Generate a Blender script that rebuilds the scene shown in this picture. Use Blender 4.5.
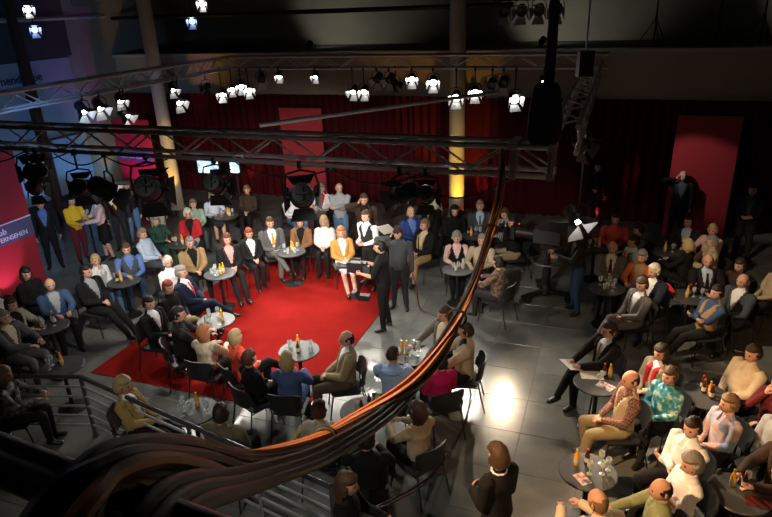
import bpy, bmesh, math, random
import numpy as np
from mathutils import Vector, Matrix
random.seed(7); RNG = np.random.default_rng(7)
for o in list(bpy.data.objects): bpy.data.objects.remove(o)
SC = bpy.context.scene; COL = SC.collection
PI = math.pi; rad = math.radians
# ------------------------------------------------------------------ camera, world, exposure
cd = bpy.data.cameras.new('camera'); cam = bpy.data.objects.new('camera', cd); COL.objects.link(cam)
cd.sensor_width = 36; cd.lens = 620 / 772 * 36; cd.clip_start = .05; cd.clip_end = 200
def _basis():
    p, r = rad(22.4), rad(2.2)
    f = Vector((0, math.cos(p), -math.sin(p))); right = Vector((1, 0, 0)); up = right.cross(f)
    R = right*math.cos(r) - up*math.sin(r); U = up*math.cos(r) + right*math.sin(r)
    return R, U, f
R_, U_, F_ = _basis()
cam.matrix_world = Matrix(((R_.x, U_.x, -F_.x, 0), (R_.y, U_.y, -F_.y, 0), (R_.z, U_.z, -F_.z, 5.6), (0, 0, 0, 1)))
SC.camera = cam
w = bpy.data.worlds.new('world'); SC.world = w; w.use_nodes = True
w.node_tree.nodes['Background'].inputs[0].default_value = (.35, .45, .6, 1)
w.node_tree.nodes['Background'].inputs[1].default_value = .02
vs = SC.view_settings; vs.view_transform = 'Standard'; vs.look = 'None'; vs.gamma = 1; vs.use_curve_mapping = False; vs.exposure = 0.22
K = 1.0        # overall lamp power
# building axes: a runs along the back wall, b towards it
E1 = Vector((.9367, -.3502, 0)); E2 = Vector((.3502, .9367, 0)); BROT = math.atan2(-.3502, .9367)
def B(a, b, z=0.): v = E1*a + E2*b; return Vector((v.x, v.y, z))
# ------------------------------------------------------------------ materials
MATS = {}
def mat(name, col, rough=.6, metal=0., spec=.5, emit=None, es=0., noise=None, bump=0., coat=0., sheen=0.):
    if name in MATS: return MATS[name]
    m = bpy.data.materials.new(name); m.use_nodes = True; nt = m.node_tree; b = nt.nodes['Principled BSDF']
    b.inputs['Base Color'].default_value = (*col, 1); b.inputs['Roughness'].default_value = rough; b.inputs['Metallic'].default_value = metal
    b.inputs['Specular IOR Level'].default_value = spec; b.inputs['Coat Weight'].default_value = coat; b.inputs['Sheen Weight'].default_value = sheen
    if emit: b.inputs['Emission Color'].default_value = (*emit, 1); b.inputs['Emission Strength'].default_value = es
    if noise or bump:
        tc = nt.nodes.new('ShaderNodeTexCoord'); n = nt.nodes.new('ShaderNodeTexNoise'); n.inputs['Scale'].default_value = noise[0] if noise else 60
        n.inputs['Detail'].default_value = 5
        nt.links.new(tc.outputs['Object'], n.inputs['Vector'])
        if noise:
            mx = nt.nodes.new('ShaderNodeMix'); mx.data_type = 'RGBA'; k = noise[1]
            mx.inputs['A'].default_value = (*[c*(1-k) for c in col], 1); mx.inputs['B'].default_value = (*[min(1, c*(1+k)) for c in col], 1)
            nt.links.new(n.outputs['Fac'], mx.inputs['Factor']); nt.links.new(mx.outputs['Result'], b.inputs['Base Color'])
        if bump:
            bp = nt.nodes.new('ShaderNodeBump'); bp.inputs['Strength'].default_value = bump; bp.inputs['Distance'].default_value = .01
            nt.links.new(n.outputs['Fac'], bp.inputs['Height']); nt.links.new(bp.outputs['Normal'], b.inputs['Normal'])
    MATS[name] = m; return m
def pattern(name, kind, cols, scale, rough=.8):
    """woven or printed cloth: stripes, checks or blotches, in the garment's own coordinates"""
    if name in MATS: return MATS[name]
    m = bpy.data.materials.new(name); m.use_nodes = True; nt = m.node_tree; b = nt.nodes['Principled BSDF']; b.inputs['Roughness'].default_value = rough
    tc = nt.nodes.new('ShaderNodeTexCoord')
    if kind == 'stripe':
        t = nt.nodes.new('ShaderNodeTexWave'); t.inputs['Scale'].default_value = scale; out = t.outputs['Fac']
    elif kind == 'check':
        t = nt.nodes.new('ShaderNodeTexChecker'); t.inputs['Scale'].default_value = scale; out = t.outputs['Fac']
    else:
        t = nt.nodes.new('ShaderNodeTexNoise'); t.inputs['Scale'].default_value = scale; t.inputs['Detail'].default_value = 3; out = t.outputs['Fac']
    nt.links.new(tc.outputs['Object'], t.inputs['Vector'])
    rp = nt.nodes.new('ShaderNodeValToRGB'); nt.links.new(out, rp.inputs['Fac']); nt.links.new(rp.outputs['Color'], b.inputs['Base Color'])
    e = rp.color_ramp.elements
    n = len(cols); lo, hi = (.38, .62) if kind == 'blotch' else (.3, .7)
    while len(e) < n: e.new(.5)
    for i, c in enumerate(cols): e[i].position = lo + (hi-lo)*i/(n-1); e[i].color = (*c, 1)
    MATS[name] = m; return m
C = dict(navy=(.012,.016,.045), darkblue=(.014,.02,.04), white=(.78,.78,.8), black=(.008,.008,.009), darksuit=(.012,.009,.008), charcoal=(.02,.02,.022), cream=(.62,.52,.38), coral=(.72,.09,.05),
 denim=(.06,.10,.24), khaki=(.30,.24,.14), brown=(.09,.06,.04), tan=(.36,.24,.12), pink=(.75,.32,.3), grey=(.11,.11,.11), brownj=(.26,.13,.06), ochre=(.55,.28,.07), paleblue=(.45,.56,.72), slate=(.06,.07,.085),
 green=(.025,.07,.05), redj=(.45,.02,.03), palegreen=(.35,.48,.38), darkbrown=(.045,.028,.02), jeans=(.10,.19,.32), jeansdark=(.03,.06,.12), lightgrey=(.32,.34,.36), blue=(.10,.18,.45), yellow=(.80,.50,.03), maroon=(.12,.015,.02),
 palepink=(.68,.46,.44), stone=(.46,.42,.34), blueblazer=(.045,.08,.17), gold=(.42,.29,.10), olive=(.14,.12,.07), skyblue=(.30,.44,.68), magenta=(.42,.01,.09), beige=(.46,.37,.25), warmgrey=(.17,.155,.14), royal=(.02,.04,.17),
 rust=(.45,.12,.04), olivegreen=(.25,.27,.14), midgrey=(.055,.06,.065), orange=(.75,.3,.03), red=(.6,.02,.02))
HAIRC = dict(grey=(.22,.21,.19), red=(.24,.04,.015), dark=(.012,.009,.008), ginger=(.42,.17,.06), blonde=(.46,.33,.16), auburn=(.10,.03,.015), brown=(.07,.04,.022), whitehair=(.62,.58,.5), greybrown=(.2,.15,.1), lightbrown=(.2,.12,.06), darkbrown=(.03,.018,.012))
def cloth(c):
    if c == 'stripe': return pattern('cloth_stripe', 'stripe', [(.72,.74,.8),(.35,.42,.6)], 14)
    if c == 'check': return pattern('cloth_check', 'check', [(.2,.19,.16),(.13,.125,.11)], 60)
    if c == 'plaid': return pattern('cloth_plaid', 'check', [(.3,.1,.06),(.05,.06,.06)], 34)
    if c == 'teal': return pattern('cloth_teal', 'blotch', [(.02,.17,.25),(.03,.28,.36),(.5,.6,.5)], 16)
    if c == 'pinkblue': return pattern('cloth_pinkblue', 'blotch', [(.3,.38,.58),(.6,.5,.55),(.68,.38,.34)], 7)
    if c == 'coralpat': return pattern('cloth_coralpat', 'check', [(.55,.07,.06),(.36,.04,.04)], 50)
    if c == 'mottled': return pattern('cloth_mottled', 'blotch', [(.03,.03,.035),(.12,.12,.12),(.3,.3,.29)], 16)
    if c == 'brownpat': return pattern('cloth_brownpat', 'blotch', [(.06,.03,.02),(.22,.13,.09)], 18)
    if c == 'bwpat': return pattern('cloth_bwpat', 'stripe', [(.5,.5,.5),(.02,.02,.02)], 10)
    if c == 'yellowtie': return pattern('cloth_yellowtie', 'stripe', [(.5,.36,.05),(.02,.02,.02)], 18)
    return mat('cloth_'+c, C[c], .85, spec=.25, noise=(13, .16), bump=.9)
def hairm(c): return mat('hair_'+c, HAIRC[c], .55, spec=.4, noise=(70, .35), bump=.6)
SKIN = mat('skin', (.60,.33,.23), .55, noise=(30, .06)); LIP = mat('lips', (.45,.15,.12), .5); EYE = mat('eye', (.03,.022,.018), .25)
BLACKM = mat('black_metal', (.012,.012,.013), .45, .3); LAMPB = mat('lamp_black', (.014,.014,.016), .5, .2); CHROME = mat('chrome', (.75,.75,.77), .18, 1.); ALU = mat('truss_aluminium', (.52,.53,.55), .42, .55)
STEEL = mat('brushed_steel', (.5,.5,.52), .3, 1.); RUBBER = mat('black_rubber', (.015,.015,.015), .7); PAD = mat('chair_black', (.018,.019,.022), .5, bump=.2)
TABLETOP = mat('table_laminate', (.06,.064,.07), .38, spec=.4, noise=(12, .15)); PAPER = mat('paper', (.8,.78,.74), .7); LEATHER = mat('shoe_leather', (.012,.011,.010), .35)
DOORIN = mat('barn_door_inside', (.6,.6,.6), .35, .6)
# ------------------------------------------------------------------ mesh helpers
def link(name, me, parent=None, m=None, label=None, cat=None, group=None, kind=None, loc=None):
    o = bpy.data.objects.new(name, me); COL.objects.link(o)
    if parent: o.parent = parent
    if m is not None and me is not None and not me.materials: me.materials.append(m)
    tag(o, label, cat, group, kind)
    if loc is not None: o.location = loc
    return o
def tag(o, label=None, cat=None, group=None, kind=None):
    if label: o['label'] = label
    if cat: o['category'] = cat
    if group: o['group'] = group
    if kind: o['kind'] = kind
    return o
def empty(name, loc, rz=0., label=None, cat=None, group=None):
    o = link(name, None, None, None, label, cat, group); o.location = loc; o.rotation_euler = (0, 0, rz); o.empty_display_size = .1; return o
class MB:
    def __init__(s): s.v = []; s.f = []; s.mi = []; s.cur = 0
    def add(s, v, f):
        n = len(s.v); s.v += [tuple(p) for p in v]; s.f += [tuple(i+n for i in q) for q in f]; s.mi += [s.cur]*len(f); return s
    def box(s, c, d, rot=None):
        x, y, z = d[0]/2, d[1]/2, d[2]/2
        P = [Vector((sx*x, sy*y, sz*z)) for sz in (-1, 1) for sy in (-1, 1) for sx in (-1, 1)]
        if rot is not None: P = [rot @ p for p in P]
        return s.add([p+Vector(c) for p in P], [(0,2,3,1),(4,5,7,6),(0,1,5,4),(2,6,7,3),(0,4,6,2),(1,3,7,5)])
    def tube(s, pts, r, n=8, cap=True, flat=None):
        pts = [Vector(p) for p in pts]; rs = r if isinstance(r, (list, tuple)) else [r]*len(pts); V = []; Fc = []
        t0 = (pts[1]-pts[0]).normalized(); x = t0.orthogonal().normalized() if flat is None else Vector(flat)
        for i, p in enumerate(pts):
            t = (pts[min(i+1, len(pts)-1)]-pts[max(i-1, 0)]).normalized()
            x = (x - t*x.dot(t)).normalized(); y = t.cross(x); ri = rs[i]; rx, ry = ri if isinstance(ri, tuple) else (ri, ri)
            V += [p + x*(rx*math.cos(2*PI*k/n)) + y*(ry*math.sin(2*PI*k/n)) for k in range(n)]
        for i in range(len(pts)-1):
            for k in range(n): k2 = (k+1) % n; Fc.append((i*n+k, i*n+k2, (i+1)*n+k2, (i+1)*n+k))
        if cap: Fc.append(tuple(range(n-1, -1, -1))); Fc.append(tuple((len(pts)-1)*n+k for k in range(n)))
        return s.add(V, Fc)
    def lathe(s, prof, n=16, c=(0, 0, 0)):
        V = []; Fc = []
        for r, z in prof: V += [(c[0]+r*math.cos(2*PI*k/n), c[1]+r*math.sin(2*PI*k/n), c[2]+z) for k in range(n)]
        for i in range(len(prof)-1):
            for k in range(n): k2 = (k+1) % n; Fc.append((i*n+k, i*n+k2, (i+1)*n+k2, (i+1)*n+k))
        Fc.append(tuple(range(n-1, -1, -1))); Fc.append(tuple((len(prof)-1)*n+k for k in range(n)))
        return s.add(V, Fc)
    def mesh(s, name, mats=(), smooth=True):
        me = bpy.data.meshes.new(name); me.from_pydata(s.v, [], s.f); me.validate()
        for m in mats: me.materials.append(m)
        if len(mats) > 1: me.polygons.foreach_set('material_index', s.mi[:len(me.polygons)])
        if smooth: shade(me)
        return me
    def build(s, name, m, parent=None, smooth=True, **k):
        ms = m if isinstance(m, (list, tuple)) else [m]
        return link(name, s.mesh(name, ms, smooth), parent, None, **k)
def shade(me, ang=40):
    me.polygons.foreach_set('use_smooth', [True]*len(me.polygons))
    try: me.set_sharp_from_angle(angle=rad(ang))
    except Exception: pass
def slab(name, quad, z0, z1, m, **k):
    n = len(quad); V = [(p.x, p.y, z0) for p in quad]+[(p.x, p.y, z1) for p in quad]
    Fc = [tuple(range(n-1, -1, -1)), tuple(range(n, 2*n))]+[(i, (i+1) % n, n+(i+1) % n, n+i) for i in range(n)]
    return MB().add(V, Fc).build(name, m, smooth=False, **k)
def bbox(name, a0, a1, b0, b1, z0, z1, m, **k): return slab(name, [B(a0, b0), B(a1, b0), B(a1, b1), B(a0, b1)], z0, z1, m, **k)
def spot(name, loc, target, power, color, size=50, blend=.5, r=.06, parent=None):
    d = bpy.data.lights.new(name, 'SPOT'); d.energy = power; d.color = color; d.spot_size = rad(size); d.spot_blend = blend; d.shadow_soft_size = r
    o = bpy.data.objects.new(name, d); COL.objects.link(o)
    q = (Vector(target)-Vector(loc)).to_track_quat('-Z', 'Y')
    o.rotation_euler = q.to_euler()
    if parent: o.parent = parent; o.location = Vector(loc)-parent.location
    else: o.location = loc
    return o
PEOPLE = [   # label, pose, x, y, heading, scale, arms, legs, lean, hair, top, bottom, sex, extras
 ('man in navy suit with red tie, legs crossed', 'sit', -3.654, 10.334, -1.745, 1.0, 'lap', 'cross', -0.15, ('short', 'grey'), ('suit', 'navy', 'white', 'red'), ('trousers', 'navy'), 'm', ''),
 ('red-haired woman in black turtleneck and khaki trousers', 'sit', -3.774, 9.807, -1.92, 0.958, 'lap', 'cross', -0.08, ('short', 'red'), ('sweater', 'black'), ('trousers', 'khaki'), 'f', ''),
 ('dark-haired man in black suit and open white shirt', 'sit', -3.873, 9.133, -1.885, 0.985, 'lap', 'std', -0.08, ('short', 'dark'), ('suit', 'black', 'white', None), ('trousers', 'black'), 'm', ''),
 ('man in charcoal jacket with dark cropped hair turned sideways', 'sit', -3.293, 8.606, -1.187, 1.019, 'table', 'std', 0.02, ('short', 'dark'), ('suit', 'charcoal', 'black', None), ('trousers', 'black'), 'm', ''),
 ('woman with strawberry blonde bob in cream jacket', 'sit', -2.783, 8.159, -0.349, 0.931, 'table', 'std', 0.05, ('bob', 'ginger'), ('suit', 'cream', 'cream', None), ('trousers', 'black'), 'f', ''),
 ('short-haired blonde woman in coral red top', 'sit', -2.227, 7.944, -0.96, 0.965, 'lap', 'cross', -0.05, ('short', 'blonde'), ('sweater', 'coral'), ('trousers', 'black'), 'f', ''),
 ('woman with short auburn hair in black top, back turned', 'sit', -1.931, 7.395, -0.785, 0.941, 'lap', 'cross', -0.05, ('short', 'auburn'), ('sweater', 'black'), ('trousers', 'black'), 'f', ''),
 ('blonde woman in blue denim jacket, back turned', 'sit', -1.406, 7.233, -0.175, 0.951, 'table', 'std', 0.05, ('bob', 'blonde'), ('suit', 'denim', 'denim', None), ('trousers', 'denim'), 'f', ''),
 ('balding man with glasses in khaki jacket', 'sit', -0.635, 7.693, 1.71, 1.008, 'lap', 'std', -0.1, ('ring', 'dark'), ('suit', 'khaki', 'white', None), ('trousers', 'brown'), 'm', 'glasses'),
 ('grey-haired man in tan jacket over black shirt', 'sit', -4.022, 11.958, -2.531, 0.985, 'lap', 'std', 0.02, ('short', 'grey'), ('suit', 'tan', 'black', None), ('trousers', 'black'), 'm', ''),
 ('brown-haired woman in black suit with pink blouse', 'sit', -3.277, 12.076, -2.653, 0.968, 'lap', 'ext', -0.05, ('bob', 'auburn'), ('suit', 'black', 'pink', None), ('trousers', 'black'), 'f', ''),
 ('red-haired woman in black suit with white blouse', 'sit', -2.906, 12.499, -2.618, 0.931, 'lap', 'std', -0.05, ('short', 'red'), ('suit', 'black', 'white', None), ('trousers', 'black'), 'f', ''),
 ('man in grey suit with orange tie', 'sit', -2.513, 12.869, -2.705, 1.017, 'lap', 'cross', 0.0, ('short', 'brown'), ('suit', 'grey', 'white', 'orange'), ('trousers', 'grey'), 'm', ''),
 ('woman in brown jacket over black blouse', 'sit', -1.881, 13.111, -3.229, 0.94, 'lap', 'std', 0.0, ('short', 'auburn'), ('suit', 'brownj', 'black', None), ('trousers', 'black'), 'f', ''),
 ('woman with long blonde hair in white sweater', 'sit', -1.344, 13.064, -3.264, 0.952, 'lap', 'std', -0.02, ('long', 'blonde'), ('sweater', 'white'), ('trousers', 'black'), 'f', ''),
 ('woman in ochre jacket and white skirt', 'sit', -0.919, 12.261, -2.88, 0.956, 'lap', 'ext', -0.08, ('bob', 'ginger'), ('suit', 'ochre', 'white', None), ('skirt', 'white'), 'f', ''),
 ('elderly woman with white hair in white top', 'sit', -4.199, 11.044, -2.269, 0.937, 'lap', 'std', 0.0, ('short', 'whitehair'), ('sweater', 'white'), ('trousers', 'grey'), 'f', ''),
 ('woman in pale blue shirt with arms in lap', 'sit', -5.214, 12.664, -1.78, 0.968, 'lap', 'std', -0.1, ('short', 'greybrown'), ('shirt', 'paleblue'), ('trousers', 'slate'), 'f', ''),
 ('grey-haired woman in dark green cardigan', 'sit', -5.32, 13.691, -2.182, 0.931, 'table', 'std', 0.05, ('curly', 'grey'), ('suit', 'green', 'green', None), ('trousers', 'green'), 'f', ''),
 ('woman in red jacket and white trousers', 'sit', -4.623, 13.987, -2.967, 0.966, 'lap', 'cross', 0.0, ('curly', 'whitehair'), ('suit', 'redj', 'black', None), ('trousers', 'white'), 'f', ''),
 ('woman in pale green blouse with brown hair', 'sit', -4.739, 14.852, -2.618, 0.939, 'lap', 'std', -0.1, ('short', 'lightbrown'), ('shirt', 'palegreen'), ('trousers', 'slate'), 'f', ''),
 ('woman in striped white blouse leaning to table', 'sit', -4.45, 15.52, -2.653, 0.953, 'table', 'std', 0.06, ('short', 'greybrown'), ('shirt', 'stripe'), ('skirt', 'charcoal'), 'f', ''),
 ('woman in dark brown top with short fair hair', 'sit', -3.605, 15.895, -3.229, 0.955, 'lap', 'std', -0.05, ('short', 'lightbrown'), ('sweater', 'darkbrown'), ('trousers', 'black'), 'f', ''),
 ('man in white sweater and blue jeans', 'sit', -2.342, 15.184, -2.583, 0.987, 'table', 'std', 0.05, ('short', 'brown'), ('sweater', 'white'), ('trousers', 'jeans'), 'm', ''),
 ('grey-haired woman in white cardigan with red collar', 'sit', -1.624, 15.692, -3.229, 0.968, 'table', 'std', 0.0, ('curly', 'grey'), ('suit', 'white', 'redj', None), ('trousers', 'charcoal'), 'f', ''),
 ('bald man in grey sweater and jeans, arms crossed', 'stand', -1.05, 14.278, -3.176, 0.98, 'crossed', 'std', 0, ('ring', 'grey'), ('sweater', 'lightgrey'), ('trousers', 'jeans'), 'm', ''),
 ('dim man in brown jacket holding hand to face', 'stand', -0.433, 13.029, -3.054, 1.018, 'ear', 'std', 0, ('short', 'brown'), ('suit', 'darkbrown', 'black', None), ('trousers', 'black'), 'm', ''),
 ('bald man in black suit with blue shirt', 'stand', -7.944, 13.85, -2.653, 0.988, 'down', 'std', 0, ('bald', 'dark'), ('suit', 'black', 'blue', None), ('trousers', 'black'), 'm', ''),
 ('woman in bright yellow sweater at the tall table', 'stand', -7.427, 14.204, -2.182, 0.954, 'table', 'std', 0.05, ('short', 'dark'), ('sweater', 'yellow'), ('trousers', 'maroon'), 'f', ''),
 ('woman in pink cardigan and black skirt at the tall table', 'stand', -6.822, 14.296, 2.269, 0.955, 'table', 'std', 0.05, ('bob', 'dark'), ('suit', 'palepink', 'white', None), ('skirt', 'black'), 'f', ''),
 ('man in black shirt and faded jeans', 'stand', -6.478, 15.322, -3.316, 0.987, 'down', 'std', 0, ('short', 'dark'), ('sweater', 'black'), ('trousers', 'jeans'), 'm', ''),
 ('man in dark jacket with yellow badge', 'stand', -6.665, 14.88, -2.88, 1.018, 'down', 'std', 0, ('short', 'brown'), ('suit', 'charcoal', 'yellow', None), ('trousers', 'charcoal'), 'm', ''),
 ('man in black top and pale khaki trousers', 'stand', -5.816, 15.187, -2.967, 0.98, 'down', 'std', 0.1, ('short', 'dark'), ('sweater', 'black'), ('trousers', 'stone'), 'm', ''),
 ('woman in black with dark bob and glasses', 'sit', -6.705, 10.663, -2.094, 0.967, 'lap', 'std', -0.05, ('bob', 'dark'), ('sweater', 'black'), ('trousers', 'black'), 'f', 'glasses'),
 ('balding man in blue blazer and grey shirt', 'sit', -5.957, 10.052, -2.409, 0.987, 'table', 'std', -0.05, ('ring', 'grey'), ('suit', 'blueblazer', 'lightgrey', None), ('trousers', 'black'), 'm', ''),
 ('woman in pale grey-beige jacket leaning on table', 'sit', -6.335, 9.385, -1.745, 0.955, 'table', 'std', 0.05, ('short', 'brown'), ('suit', 'stone', 'black', None), ('trousers', 'charcoal'), 'f', ''),
 ('grey-haired man in grey suit and cream shirt', 'sit', -6.073, 8.784, -1.78, 1.004, 'table', 'std', -0.05, ('short', 'grey'), ('suit', 'grey', 'cream', None), ('trousers', 'grey'), 'm', ''),
 ('person in navy jacket beside the red panel', 'sit', -6.807, 9.841, -1.92, 0.988, 'lap', 'std', -0.05, ('short', 'brown'), ('suit', 'navy', 'white', None), ('trousers', 'navy'), 'm', ''),
 ('blonde person in grey mottled jacket behind the railing', 'sit', -5.257, 7.156, -1.361, 0.967, 'table', 'std', 0.1, ('short', 'blonde'), ('sweater', 'mottled'), ('trousers', 'charcoal'), 'f', ''),
 ('blonde woman in white top resting chin on hand', 'sit', -5.732, 11.336, -2.094, 0.931, 'chin', 'std', 0.05, ('short', 'blonde'), ('shirt', 'white'), ('trousers', 'jeans'), 'f', ''),
 ('dark-haired man in black suit with striped shirt', 'sit', -5.501, 10.5, -1.955, 1.019, 'lap', 'ext', -0.05, ('short', 'dark'), ('suit', 'black', 'lightgrey', None), ('trousers', 'black'), 'm', ''),
 ('man in grey knit vest and blue shirt', 'sit', -5.232, 11.726, -2.653, 0.986, 'onetable', 'std', 0.0, ('short', 'brown'), ('vest', 'slate', 'blue', None), ('trousers', 'jeansdark'), 'm', ''),
 ('woman with curly fair hair in gold-tan jacket', 'sit', -3.39, 6.816, -1.658, 0.956, 'lap', 'ext', -0.15, ('curly', 'blonde'), ('suit', 'gold', 'white', None), ('trousers', 'black'), 'f', ''),
 ('man in olive jacket with dark brown hair, back turned', 'sit', -2.001, 6.066, -0.262, 1.003, 'lap', 'std', -0.05, ('short', 'darkbrown'), ('suit', 'olive', 'olive', None), ('trousers', 'charcoal'), 'm', ''),
 ('person with short red hair in cream sleeveless top', 'sit', -0.867, 6.145, -0.14, 0.94, 'lap', 'std', -0.03, ('short', 'auburn'), ('sweater', 'stone'), ('trousers', 'charcoal'), 'f', ''),
 ('young man in light blue hooded top', 'sit', 0.031, 7.149, -0.262, 1.017, 'table', 'std', 0.05, ('crop', 'darkbrown'), ('sweater', 'skyblue'), ('trousers', 'charcoal'), 'm', 'hood'),
 ('person in magenta top behind the cable bundle', 'sit', 0.684, 7.14, 0.314, 0.931, 'lap', 'std', -0.03, ('short', 'dark'), ('sweater', 'magenta'), ('trousers', 'black'), 'f', ''),
 ('dark-haired man in beige jacket seen from behind', 'sit', 1.091, 7.771, 1.431, 1.019, 'table', 'std', -0.05, ('short', 'darkbrown'), ('suit', 'beige', 'black', None), ('trousers', 'charcoal'), 'm', ''),
 ('man in grey jacket resting arm on table', 'sit', 0.832, 8.354, 2.059, 0.986, 'onetable', 'std', -0.1, ('short', 'brown'), ('suit', 'warmgrey', 'cream', None), ('trousers', 'charcoal'), 'm', ''),
 ('brown-haired woman in cream jacket, back turned', 'sit', 0.31, 6.019, 0.663, 0.957, 'table', 'std', -0.02, ('bob', 'brown'), ('sweater', 'beige'), ('trousers', 'charcoal'), 'f', ''),
 ('person in black under the cable bundle', 'sit', -0.295, 5.44, -0.035, 1.002, 'table', 'std', 0.05, ('short', 'dark'), ('sweater', 'black'), ('trousers', 'black'), 'm', ''),
 ('young woman in black holding a floor cable', 'stand', -0.484, 4.494, -1.745, 0.94, 'table', 'std', 0.05, ('long', 'brown'), ('sweater', 'black'), ('trousers', 'black'), 'f', ''),
 ('woman in black suit standing alone on the tiles', 'stand', 1.007, 4.72, 0.611, 0.966, 'lapst', 'std', 0, ('curly', 'brown'), ('suit', 'black', 'black', None), ('trousers', 'black'), 'f', 'whitecollar'),
 ('fair-haired man in blue suit', 'sit', 0.599, 13.37, -2.827, 0.98, 'lap', 'std', 0.0, ('short', 'blonde'), ('suit', 'royal', 'blue', None), ('trousers', 'royal'), 'm', ''),
 ('man in black jacket with tan stripes', 'sit', 0.843, 12.363, 2.304, 1.019, 'lap', 'std', -0.05, ('short', 'lightbrown'), ('suit', 'black', 'cream', None), ('trousers', 'tan'), 'm', 'stripes'),
 ('woman in brown top with hand at chin', 'sit', 1.212, 14.719, -2.88, 0.936, 'chin', 'std', 0.0, ('short', 'brown'), ('sweater', 'tan'), ('trousers', 'black'), 'f', ''),
 ('grey-haired person in black sweater turned away', 'sit', 1.212, 13.75, 1.047, 1.008, 'lap', 'std', 0.05, ('short', 'whitehair'), ('sweater', 'black'), ('trousers', 'black'), 'm', ''),
 ('dark-haired man in black sweater beside the yellow column', 'sit', 1.572, 13.347, -2.932, 1.001, 'lap', 'std', 0.05, ('bob', 'dark'), ('sweater', 'black'), ('trousers', 'black'), 'm', ''),
 ('grey-haired man in grey suit with pale shirt', 'sit', 2.211, 13.65, -3.229, 0.991, 'lap', 'std', 0.0, ('short', 'grey'), ('suit', 'slate', 'paleblue', 'grey'), ('trousers', 'slate'), 'm', ''),
 ('grey-haired woman in pink blouse and black vest', 'sit', 1.447, 11.729, -3.229, 0.965, 'table', 'std', 0.0, ('curly', 'grey'), ('vest', 'black', 'palepink', None), ('trousers', 'black'), 'f', ''),
 ('grey-haired person in beige shirt behind the cables', 'sit', 1.926, 11.479, 2.705, 0.98, 'table', 'std', 0.0, ('short', 'grey'), ('shirt', 'beige'), ('trousers', 'charcoal'), 'm', ''),
 ('dark-haired person in brown patterned top, back turned', 'sit', 2.048, 10.306, 0.873, 0.968, 'table', 'std', 0.02, ('short', 'dark'), ('sweater', 'brownpat'), ('trousers', 'charcoal'), 'f', ''),
 ('man in grey sweater and dark cap holding papers', 'stand', 0.249, 10.997, -3.403, 0.984, 'ear', 'std', 0.0, ('cap', 'darkbrown'), ('sweater', 'midgrey'), ('trousers', 'charcoal'), 'm', 'vneck'),
 ('camera operator in black carrying a shoulder camera', 'stand', -0.05, 10.178, 1.309, 1.009, 'camera', 'std', 0.05, ('short', 'dark'), ('tshirt', 'black'), ('trousers', 'black'), 'm', ''),
 ('assistant in dark grey shirt with white sleeve', 'stand', -0.322, 11.992, -3.84, 1.0, 'lapst', 'std', 0.1, ('short', 'brown'), ('vest', 'charcoal', 'white', None), ('trousers', 'black'), 'm', ''),
 ('pedestal camera operator in dark jacket and jeans', 'stand', 3.569, 10.531, 1.536, 0.992, 'camera2', 'std', 0.08, ('short', 'brown'), ('suit', 'charcoal', 'black', None), ('trousers', 'jeansdark'), 'm', ''),
 ('photographer in black shirt with camera at eye', 'sit', 2.778, 12.308, 1.658, 1.015, 'eye', 'std', 0.1, ('short', 'dark'), ('sweater', 'black'), ('trousers', 'khaki'), 'm', ''),
 ('man in black and white patterned shirt', 'sit', 2.735, 13.077, 2.182, 0.981, 'table', 'std', 0.1, ('short', 'brown'), ('shirt', 'bwpat'), ('trousers', 'charcoal'), 'm', ''),
 ('woman in black standing by the lit curtain', 'stand', 5.467, 15.367, -3.316, 0.969, 'onetable', 'std', 0, ('short', 'dark'), ('sweater', 'black'), ('trousers', 'black'), 'f', ''),
 ('balding man in black jacket against the red panel', 'stand', 7.07, 14.15, -3.578, 0.984, 'ear', 'std', 0, ('ring', 'grey'), ('suit', 'black', 'slate', None), ('trousers', 'black'), 'm', ''),
 ('dim man in dark jacket by the dark curtain', 'stand', 7.904, 12.707, -3.752, 1.01, 'lapst', 'std', 0, ('short', 'dark'), ('suit', 'navy', 'slate', None), ('trousers', 'charcoal'), 'm', ''),
 ('bald man in grey checked jacket and dark red tie', 'sit', 4.247, 10.75, -3.526, 0.999, 'lap', 'std', -0.05, ('ring', 'whitehair'), ('suit', 'check', 'white', 'maroon'), ('trousers', 'charcoal'), 'm', ''),
 ('grey-haired woman in orange-brown cardigan', 'sit', 4.675, 10.421, 2.478, 0.943, 'table', 'std', 0.0, ('curly', 'grey'), ('suit', 'rust', 'tan', None), ('trousers', 'brown'), 'f', ''),
 ('white-haired man in dark blue suit', 'sit', 4.559, 9.603, 2.129, 1.015, 'table', 'std', 0.0, ('short', 'whitehair'), ('suit', 'darkblue', 'white', None), ('trousers', 'darkblue'), 'm', ''),
 ('man in light grey suit with legs crossed', 'sit', 4.122, 9.148, 1.745, 0.981, 'lap', 'cross', -0.12, ('short', 'brown'), ('suit', 'warmgrey', 'white', None), ('trousers', 'warmgrey'), 'm', ''),
 ('man in coral checked shirt', 'sit', 4.856, 12.29, -3.526, 1.02, 'table', 'std', 0.0, ('short', 'dark'), ('shirt', 'coralpat'), ('trousers', 'black'), 'm', ''),
 ('dark-haired person in blue-grey top', 'sit', 5.195, 11.859, 1.833, 0.934, 'table', 'std', 0.0, ('short', 'dark'), ('sweater', 'slate'), ('trousers', 'black'), 'f', ''),
 ('dark-haired person in white top with orange scarf', 'sit', 4.79, 11.122, 1.71, 0.96, 'lap', 'std', -0.05, ('short', 'darkbrown'), ('shirt', 'white'), ('trousers', 'black'), 'f', 'scarforange'),
 ('man in dark suit with blue shirt leaning over table', 'sit', 6.314, 12.077, 2.409, 0.998, 'table', 'std', 0.1, ('short', 'dark'), ('suit', 'charcoal', 'paleblue', None), ('trousers', 'black'), 'm', ''),
 ('woman with wavy blonde hair in black, back turned', 'sit', 5.734, 10.821, 0.611, 0.944, 'table', 'std', 0.05, ('curly', 'blonde'), ('sweater', 'black'), ('trousers', 'black'), 'f', ''),
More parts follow.
